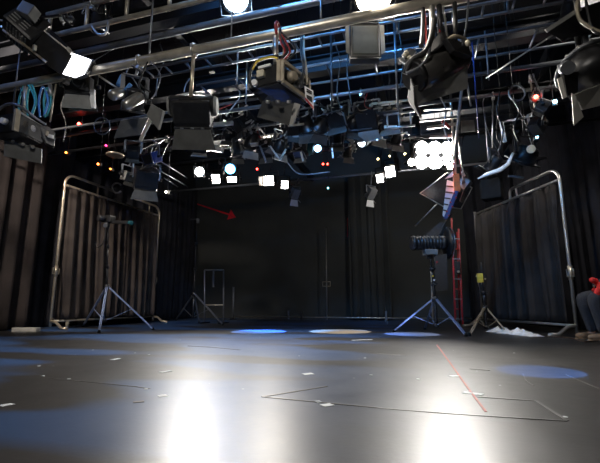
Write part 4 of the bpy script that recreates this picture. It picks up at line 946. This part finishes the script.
# red stepladder behind
rb = at(458, 325, Z=0); o = thing('stepladder', 'narrow red stepladder standing behind the big black spotlight', 'ladder', (rb.x, rb.y, 0))
Yl = rb.y
def pl(px, py, dy=0): p_ = at(px, py, Y=Yl); p_.y += dy; return p_
for (x0, x1, y1, dy) in ((455.5, 451.5, 218, 0), (462.5, 459, 228, .05)):
    b_ = pl(x0, 325, -dy); b_.z = .02
    MB().bar(b_, pl(x1, y1, dy*3), .06, .04, .004).build('rail', 'red_paint', o)
for i in range(9):
    f = .06+i*.1; y = 325-f*100
    a_ = pl(455.5-4*f, y); b_ = pl(462.5-3.5*f, y)
    MB().bar(a_, b_, .07, .025, .003).build('rung', 'red_paint' if i % 2 else 'grey_steel', o)
MB().tube([pl(458, 230, .3), pl(463, 326, .9)], .018, 8).build('rear_rail', 'red_paint', o)
MB().box(pl(457.5, 268, -.05), (.12, .08, .3), None, .01).build('bracket', 'black_paint', o)
MB().cyl(pl(458, 272, -.1), pl(458, 272, -.14), .03).build('bolt', 'steel', o)
# small rack and post at left back
rk = at(214, 323.5, Z=0); o = thing('metal_rack', 'small empty rectangular metal rack right of the tall thin stand', 'rack', (rk.x, rk.y, 0))
Y = rk.y; g = lambda px, py: at(px, py, Y=Y)
for x in (204.6, 223.6): a_ = g(x, 323); a_.z = .01; MB().cyl(a_, g(x, 270), .018, None, 8).build('post', 'grey_steel', o)
MB().cyl(g(204.6, 270), g(223.6, 270), .02, None, 8).build('top_bar', 'grey_steel', o)
MB().cyl(g(204.6, 305), g(223.6, 305), .018, None, 8).build('middle_bar', 'warm_steel', o)
MB().bar(g(213.5, 271), g(213.5, 287), .02, .04).build('handle', 'grey_steel', o)
for x in (204.6, 223.6):
    a_ = g(x, 323); MB().bar((a_.x, Y-.25, .02), (a_.x, Y+.25, .02), .04, .03, .004).build('foot', 'black_metal', o)
p_ = at(233, 319.5, Z=0); q = at(233.6, 287, Y=p_.y)
o = thing('short_post', 'short slim post standing before the back wall near its left end', 'post', (p_.x, p_.y, 0))
MB().cyl((p_.x, p_.y, 0), (q.x, p_.y, q.z), .028, None, 10).build('tube', 'grey_steel', o); MB().cyl((p_.x, p_.y, 0), (p_.x, p_.y, .03), .12, .1, 16).build('base', 'black_metal', o)
p_ = at(26, 331.5, Z=0); o = MB().box((p_.x, p_.y, .035), (.42, .16, .07), Matrix.Rotation(R(20), 3, 'Z'), .01).build('wood_block', 'pale_door', None, (p_.x, p_.y, 0)); tag(o, 'small pale wood block on the floor near the left drape', 'block')
p_ = at(67, 327, Z=0); o = MB().cyl((p_.x, p_.y, 0), (p_.x, p_.y, .16), .035, None, 12).build('small_can', 'cream', None, p_); tag(o, 'small pale can on the floor by the near foot of the left curtain frame', 'can')
# white cloth right
p0 = at(492, 331.5, Z=0); p1_ = at(537, 336.5, Z=0); dd = (p1_-p0).normalized(); sd = Vector((-dd.y, dd.x, 0)); mb = MB(); NX, NY = 60, 14; G0 = []
for side in (1, 0):
    g = []
    for i in range(NX+1):
        row = []
        for j in range(NY+1):
            s_ = i/NX; t_ = j/NY*2-1; wdt = .13+.05*noise.noise(Vector((s_*7, 2, 5)))
            q = p0.lerp(p1_, s_)+sd*(t_*wdt+.05*noise.noise(Vector((s_*6, 9, 1))))
            hgt = max(0, .075*(1-t_*t_)*min(1, s_*8, (1-s_)*8)*(.75+1.1*noise.noise(Vector((q.x*9, q.y*9, 1)))+.5*noise.noise(Vector((q.x*22, q.y*22, 4)))))
            row.append(mb.v((q.x, q.y, .004+hgt if side else .001)))
        g.append(row)
    for i in range(NX):
        for j in range(NY): mb.face([g[i][j], g[i+1][j], g[i+1][j+1], g[i][j+1]], True)
    G0.append(g)
a_, b_ = G0
for i in range(NX):
    for j in (0, NY): mb.face([a_[i][j], a_[i+1][j], b_[i+1][j], b_[i][j]])
for j in range(NY):
    for i in (0, NX): mb.face([a_[i][j], a_[i][j+1], b_[i][j+1], b_[i][j]])
o = mb.build('crumpled_cloth', 'white_cloth', None, p0); tag(o, 'crumpled white cloth lying on the floor by the short tripod stand', 'cloth')
# ------------------------------------------------------------------ floor tape
def tape(pts, w, m, lb, group=None, name='floor_tape', z=.0015):
    P_ = [at(x, y, Z=0) for x, y in pts]; mb = MB()
    for a_, b_ in zip(P_, P_[1:]): mb.bar(a_+Vector((0, 0, z)), b_+Vector((0, 0, z)), w, .002)
    return tag(mb.build(name, m, None, P_[0]), lb, 'tape', group)
GT = 'small pieces of pale tape on the floor'
for (a_, b_, w, lb) in (
 ((158, 396.5), (167, 395.5), .045, 'bright tape piece left of the left glare streak, the right one of two'), ((133, 402.5), (144, 401.5), .035, 'bright tape piece left of the left glare streak, the left one of two'),
 ((0, 406.5), (13, 404), .045, 'pale tape piece at the left edge of the floor'), ((112, 360), (119, 358.5), .04, 'pale tape piece on the blue floor patch in front of the left tripod'),
 ((160, 372.5), (171, 371), .04, 'pale tape piece on the far rim of the left glare streak'), ((303, 374.5), (313, 373.8), .06, 'white tape square in the centre of the floor'),
 ((322, 406), (332, 404.5), .05, 'white tape square in front of the centre, nearest the viewer'), ((352, 340.3), (372, 339.8), .05, 'pale tape strip just in front of the warm light pool'),
 ((450, 376.3), (458, 375.8), .04, 'pale tape bit beside the red floor line'), ((463, 392.5), (483, 395), .05, 'pale scuffed tape at the near end of the red floor line'),
 ((63, 339), (88, 339), .03, 'thin pale strip in front of the left curtain frame'), ((316, 402.3), (321, 401.8), .04, 'tiny bluish tape bit beyond the nearest white square')):
    tape([a_, b_], w, 'tape_white' if w > .035 else 'tape_grey', lb, GT)
tape([(437, 345), (453, 367), (470, 391), (486, 412)], .012, 'tape_red', 'thin reddish line running toward the viewer on the right floor')
tape([(477, 397), (536, 401), (567, 421), (492, 416.5)], .018, 'tape_grey', 'faint outlined rectangle on the near right floor')
tape([(327, 386.5), (262, 397), (400, 410), (453, 414), (492, 416.5)], .014, 'tape_grey', 'long thin line bending across the near centre floor')
tape([(48, 378), (92, 382.5), (137, 387), (150, 389)], .008, 'tape_grey', 'thin pale line over the blue patch on the left floor')
tape([(470, 369), (490, 370.5)], .02, 'tape_grey', 'short pale line left of the blue light pool')
tape([(372, 353.5), (408, 355.5)], .02, 'tape_grey', 'short pale line in the middle distance right of centre')
tape([(188, 346), (215, 347.5), (240, 350)], .02, 'tape_grey', 'short pale line in the middle distance left of centre')
tape([(523, 374), (526, 381), (534, 386)], .01, 'tape_grey', 'curved scratch line just in front of the blue light pool')
tape([(566, 375), (600, 389)], .01, 'tape_grey', 'thin line running from the blue light pool to the right edge')
for i, (x, y) in enumerate(((93, 350), (135, 353), (149, 354.5), (43, 376), (69, 379), (39, 366), (260, 337), (299, 356), (365, 358), (371, 375), (418, 379), (565, 417), (514, 353), (180, 340), (146, 389))):
    p_ = at(x, y, Z=0); o = MB().cyl((p_.x, p_.y, 0), (p_.x, p_.y, .002), .012, None, 8).build('paper_dot', 'tape_white', None, p_)
    tag(o, 'tiny white dot lying on the studio floor', 'paper dot', 'tiny white dots scattered on the floor')
p_ = at(590, 341, Z=0); o = MB().tube(spline([at(548, 336.5, Z=.01), at(570, 338, Z=.01), at(585, 341.5, Z=.01), at(602, 340, Z=.01)], 8), .009, 6).build('floor_cable', 'brown_wood', None, at(548, 336, Z=.0)); tag(o, 'thin brown cable on the floor running to the right edge', 'cable')
# ------------------------------------------------------------------ blue and warm light pools from profile lamps in the grid
def pool(px, py, rx, col, e, src, lb, blend=.15, Y=None):
    t_ = at(px, py, Z=0); s_ = Vector(src)
    o = lamp('profile_lamp', lb, s_, .2, .16, .34, 0, 0, 'cyl', None, hang=None, group='profile lamps throwing pools of light', detail=1, yh=0)
    # aim the whole lamp at its pool
    d = (t_-s_).normalized(); qn = d.to_track_quat('Y', 'Z')
    M0 = RM(o).to_3x3().inverted()
    for ch in o.children:
        if ch.type == 'MESH': ch.data.transform((qn.to_matrix() @ M0).to_4x4())
    MB().cyl(s_+Vector((0, 0, .05)), (s_.x, s_.y, 3.62), .014).build('stem', 'black_metal', o)
    ang = 2*math.degrees(math.atan(rx/(t_-s_).length))
    light('SPOT', 'bulb', o, s_+d*.24, e, col, .004, t_, ang, blend)
pool(540, 371, .33, (.04, .24, .9), 2400, (1.5, 4.25, 3.3), 'dark profile lamp above the blue light pool at the right')
pool(258, 331.5, .55, (.15, .35, 1), 9000, (-3.2, 6.5, 3.35), 'dark profile lamp above the blue pool left of centre')
pool(340, 331.5, .62, (1, .85, .65), 5000, (-1.3, 6.5, 3.35), 'dark profile lamp above the warm pool at centre')
pool(412, 334, .5, (.4, .55, 1), 4000, (0, 6.55, 3.35), 'dark profile lamp above the pale pool under the big black spotlight')
# ------------------------------------------------------------------ seated person at the right edge
FWD = Vector((-sin(YAW), cos(YAW), 0))
def skin(name, m, parent, V, E, rad, lv=2):
    me = bpy.data.meshes.new(name); o_ = Vector(parent['_o'])
    me.from_pydata([Vector(v)-o_ for v in V], E, []); me.materials.append(MATS[m])
    ob = bpy.data.objects.new(name, me); COL.objects.link(ob); ob.parent = parent; ob['_o'] = tuple(o_)
    md = ob.modifiers.new('skin', 'SKIN'); md.use_smooth_shade = True
    for i, r_ in enumerate(rad): me.skin_vertices[0].data[i].radius = (r_, r_) if not isinstance(r_, tuple) else r_
    me.skin_vertices[0].data[0].use_root = True
    s_ = ob.modifiers.new('sub', 'SUBSURF'); s_.levels = lv; s_.render_levels = lv
    return ob
ft = at(588, 341, Z=0)
def B_(f, s, z): return ft - rg*(f-.22-(.14 if f < -.25 else .14*max(0, -f)/.25)) + FWD*s + Vector((0, 0, z))      # f forward (to the left in view), s to the far side
o = thing('person', 'seated person in dark grey trousers at the right edge holding a red cloth', 'person', tuple(B_(-.45, .12, 0)))
pel = (-.46, .12, .62)
J = {0: pel, 1: (-.46, .12, .8), 2: (-.42, .12, 1.0), 3: (-.38, .12, 1.12), 4: (-.36, .12, 1.2), 5: (-.34, .12, 1.3), 6: (-.33, .12, 1.4),
     7: (-.44, .02, .61), 8: (.1, .0, .6), 9: (.02, 0, .3), 10: (-.01, 0, .09), 11: (.1, 0, .045),
     12: (-.44, .24, .61), 13: (.06, .3, .6), 14: (-.02, .3, .3), 15: (-.05, .3, .09), 16: (.08, .3, .045),
     17: (-.4, -.07, 1.1), 18: (-.3, -.12, .86), 19: (-.08, -.03, .74), 20: (-.4, .31, 1.1), 21: (-.3, .36, .86), 22: (-.08, .25, .74)}
V = [B_(*J[i]) for i in range(23)]
E = [(0, 1), (1, 2), (2, 3), (3, 4), (4, 5), (5, 6), (0, 7), (7, 8), (8, 9), (9, 10), (10, 11), (0, 12), (12, 13), (13, 14), (14, 15), (15, 16), (3, 17), (17, 18), (18, 19), (3, 20), (20, 21), (21, 22)]
rad = [.12, .12, .13, .1, .05, .085, .09, .085, .062, .05, .035, .032, .085, .062, .05, .035, .032, .055, .04, .028, .055, .04, .028]
skin('body', 'skin', o, V, E, rad)
sub = lambda ids, ed, rr, nm, m: skin(nm, m, o, [V[i] for i in ids], ed, rr)
sub([0, 7, 8, 9, 10, 12, 13, 14, 15], [(0, 1), (1, 2), (2, 3), (3, 4), (0, 5), (5, 6), (6, 7), (7, 8)], [.14, .105, .088, .075, .07, .105, .088, .075, .07], 'trousers', 'denim')
sub([3, 2, 1, 0, 17, 18, 19, 20, 21, 22], [(0, 1), (1, 2), (2, 3), (0, 4), (4, 5), (5, 6), (0, 7), (7, 8), (8, 9)], [.125, .155, .15, .15, .075, .06, .045, .075, .06, .045], 'pullover', 'knit')
for s_ in (0, .3):
    sh = MB(); Msh = Matrix.Translation(B_(.04 if not s_ else .01, s_, .05)) @ Matrix.Rotation(YAW+R(90), 4, 'Z')
    sh.M = Msh
    sh.lathe([(.02, -.1), (.04, -.09), (.048, -.03), (.045, .06), (.042, .12), (.025, .16), (.005, .17)], 16); sh.box((0, .03, -.04), (.09, .26, .018), None, .006)
    sh.build('shoe', 'shoe', o)
# ribs of the trousers along the near shin
Mh = Matrix.Translation(B_(-.33, .12, 1.38)) @ Matrix.Rotation(YAW+R(90), 4, 'Z')
MB(Mh).lathe([(.02, -.105), (.07, -.085), (.095, -.03), (.096, .02)], 20).build('hair', 'hair', o)
MB(Mh).box((0, .1, -.01), (.025, .03, .045), None, .008).build('nose', 'skin', o)
for s_ in (-1, 1):
    MB(Mh).box((s_*.033, .088, .02), (.02, .01, .01), None, .004).build('eye', 'label_dark', o)
    MB(Mh).lathe([(.004, 0), (.004, .001)], 6); MB(Mh).box((s_*.093, -.01, 0), (.012, .035, .06), None, .006).build('ear', 'skin', o)
MB(Mh).box((0, .09, -.05), (.045, .01, .01), None, .004).build('mouth', 'wall_red', o)
for s_ in (.03, .25):
    hc = B_(-.17, s_, .72)
    hm = MB(Matrix.Translation(hc) @ Matrix.Rotation(YAW+R(90), 4, 'Z') @ Matrix.Rotation(R(-18), 4, 'X'))
    hm.lathe([(.02, -.09), (.026, -.05), (.036, -.01), (.034, .03)], 14)
    for k, (ln_, x) in enumerate(((.062, -.03), (.078, -.01), (.073, .01), (.055, .03))):
        hm.tube([(x, .01, 0), (x*1.1, .035+ln_*.3, .004), (x*1.15, .035+ln_*.75, -.012), (x*1.15, .035+ln_, -.036)], [.01, .009, .0085, .006], 8)
    hm.tube([(.03, -.03, 0), (.05, .0, -.005), (.052, .03, -.018)], [.012, .0105, .008], 8)
    hm.build('hand', 'skin', o)
# red cloth over the near knee
mb = MB(); rn = random.Random(3)
for i in range(9):
    x0 = rn.uniform(-.22, .0); s0 = rn.uniform(-.12, .08)
    pts = [B_(x0+.05*k-.05, s0+.03*sin(k*2+i), .75+.08*sin(k*1.3+i)-(.05*k if i % 3 == 0 else 0)) for k in range(4)]
    mb.tube(spline(pts, 4), [.02]+[.035+.012*sin(j*1.7+i) for j in range(11)]+[.015], 9)
cl_ = mb.build('red_cloth', 'red_cloth', None, B_(-.08, 0, .7)); tag(cl_, 'crumpled bright red cloth on the lap of the seated person', 'cloth')
st = thing('stool', 'plain dark stool under the seated person, beyond the right edge', 'stool', tuple(B_(-.48, .12, 0)))
MB(Matrix.Translation(B_(-.48, .12, .46))).lathe([(.02, -.03), (.19, -.03), (.2, -.01), (.19, .02), (.02, .02)], 24, True, 'Z').build('seat', 'black_paint', st)
for a_ in (45, 135, 225, 315):
    c_ = B_(-.48, .12, 0); e_ = Vector((cos(R(a_)), sin(R(a_)), 0)); MB().cyl(c_+e_*.14+Z*.44, c_+e_*.2+Z*.0, .014).build('leg', 'grey_steel', st)
# ------------------------------------------------------------------ world light and unseen fill lamps
w = bpy.data.worlds.new('world'); S.world = w; w.use_nodes = True
w.node_tree.nodes['Background'].inputs[0].default_value = (.4, .5, .7, 1); w.node_tree.nodes['Background'].inputs[1].default_value = .02
def offscreen_fill(x, y, z, _z, e, col, aim, lb, ang=120, size=.15):  # unseen lamps added to brighten the curtains, pipes and trusses
    p_ = Vector((x, y, z)); d = (Vector(aim)-p_).normalized()
    o = thing('offscreen_fill', lb, 'unseen fill lamp', tuple(p_), 'unseen fill lamps over and behind the viewer')
    M = Matrix.Translation(p_) @ d.to_track_quat('Y', 'Z').to_matrix().to_4x4()
    MB(M).box((0, -.08, 0), (.26, .14, .2), None, .02).build('housing', 'black_paint', o)
    MB(M).box((0, 0, 0), (.22, .01, .16)).build('lens', lensmat('fill', (1, .95, .9), 4), o)
    MB().cyl(p_+Vector((0, 0, .08)), (p_.x, p_.y, ZC), .012).build('stem', 'black_metal', o)
    light('SPOT', 'bulb', o, p_+d*.03, e, col, size, aim, ang, .6)
offscreen_fill(-5.5, 2.2, 4.9, 0, 1300, (1, .88, .76), (-7, 7.8, 1.2), 'added unseen fill lamp above the viewer raking along the left curtain', 50)
offscreen_fill(2.5, 4.0, 5.0, 0, 380, (1, .93, .85), (1.6, 8.9, 1.0), 'added unseen fill lamp above the viewer raking along the right curtain', 60)
offscreen_fill(-1.0, -.6, 3.0, 0, 230, (1, .95, .88), (-1.3, 3, 2.7), 'added unseen fill lamp behind the viewer lighting the hanging lamps', 112)
offscreen_fill(-1.4, 2.3, 4.7, 0, 900, (.1, .4, 1), (-1.2, 4.9, 3.5), 'unseen blue fill lamp above the foremost pipe', 95)
offscreen_fill(-4.4, 1.6, 4.4, 0, 60, (.15, .35, 1), (-4.2, 3.1, 2.9), 'unseen blue fill lamp at the upper left', 80)
offscreen_fill(1.4, 2.6, 4.8, 0, 12, (.15, .4, 1), (2, 5, 3.6), 'weak unseen blue fill lamp above the right side', 90)
v = S.view_settings; v.view_transform = 'Standard'; v.look = 'None'; v.exposure = 0; v.gamma = 1; v.use_curve_mapping = False
S.cycles.use_denoising = True
S.cycles.sample_clamp_indirect = 8
for o in bpy.data.objects:
    for k in ('_o', '_M', '_top'):
        if k in o: del o[k]
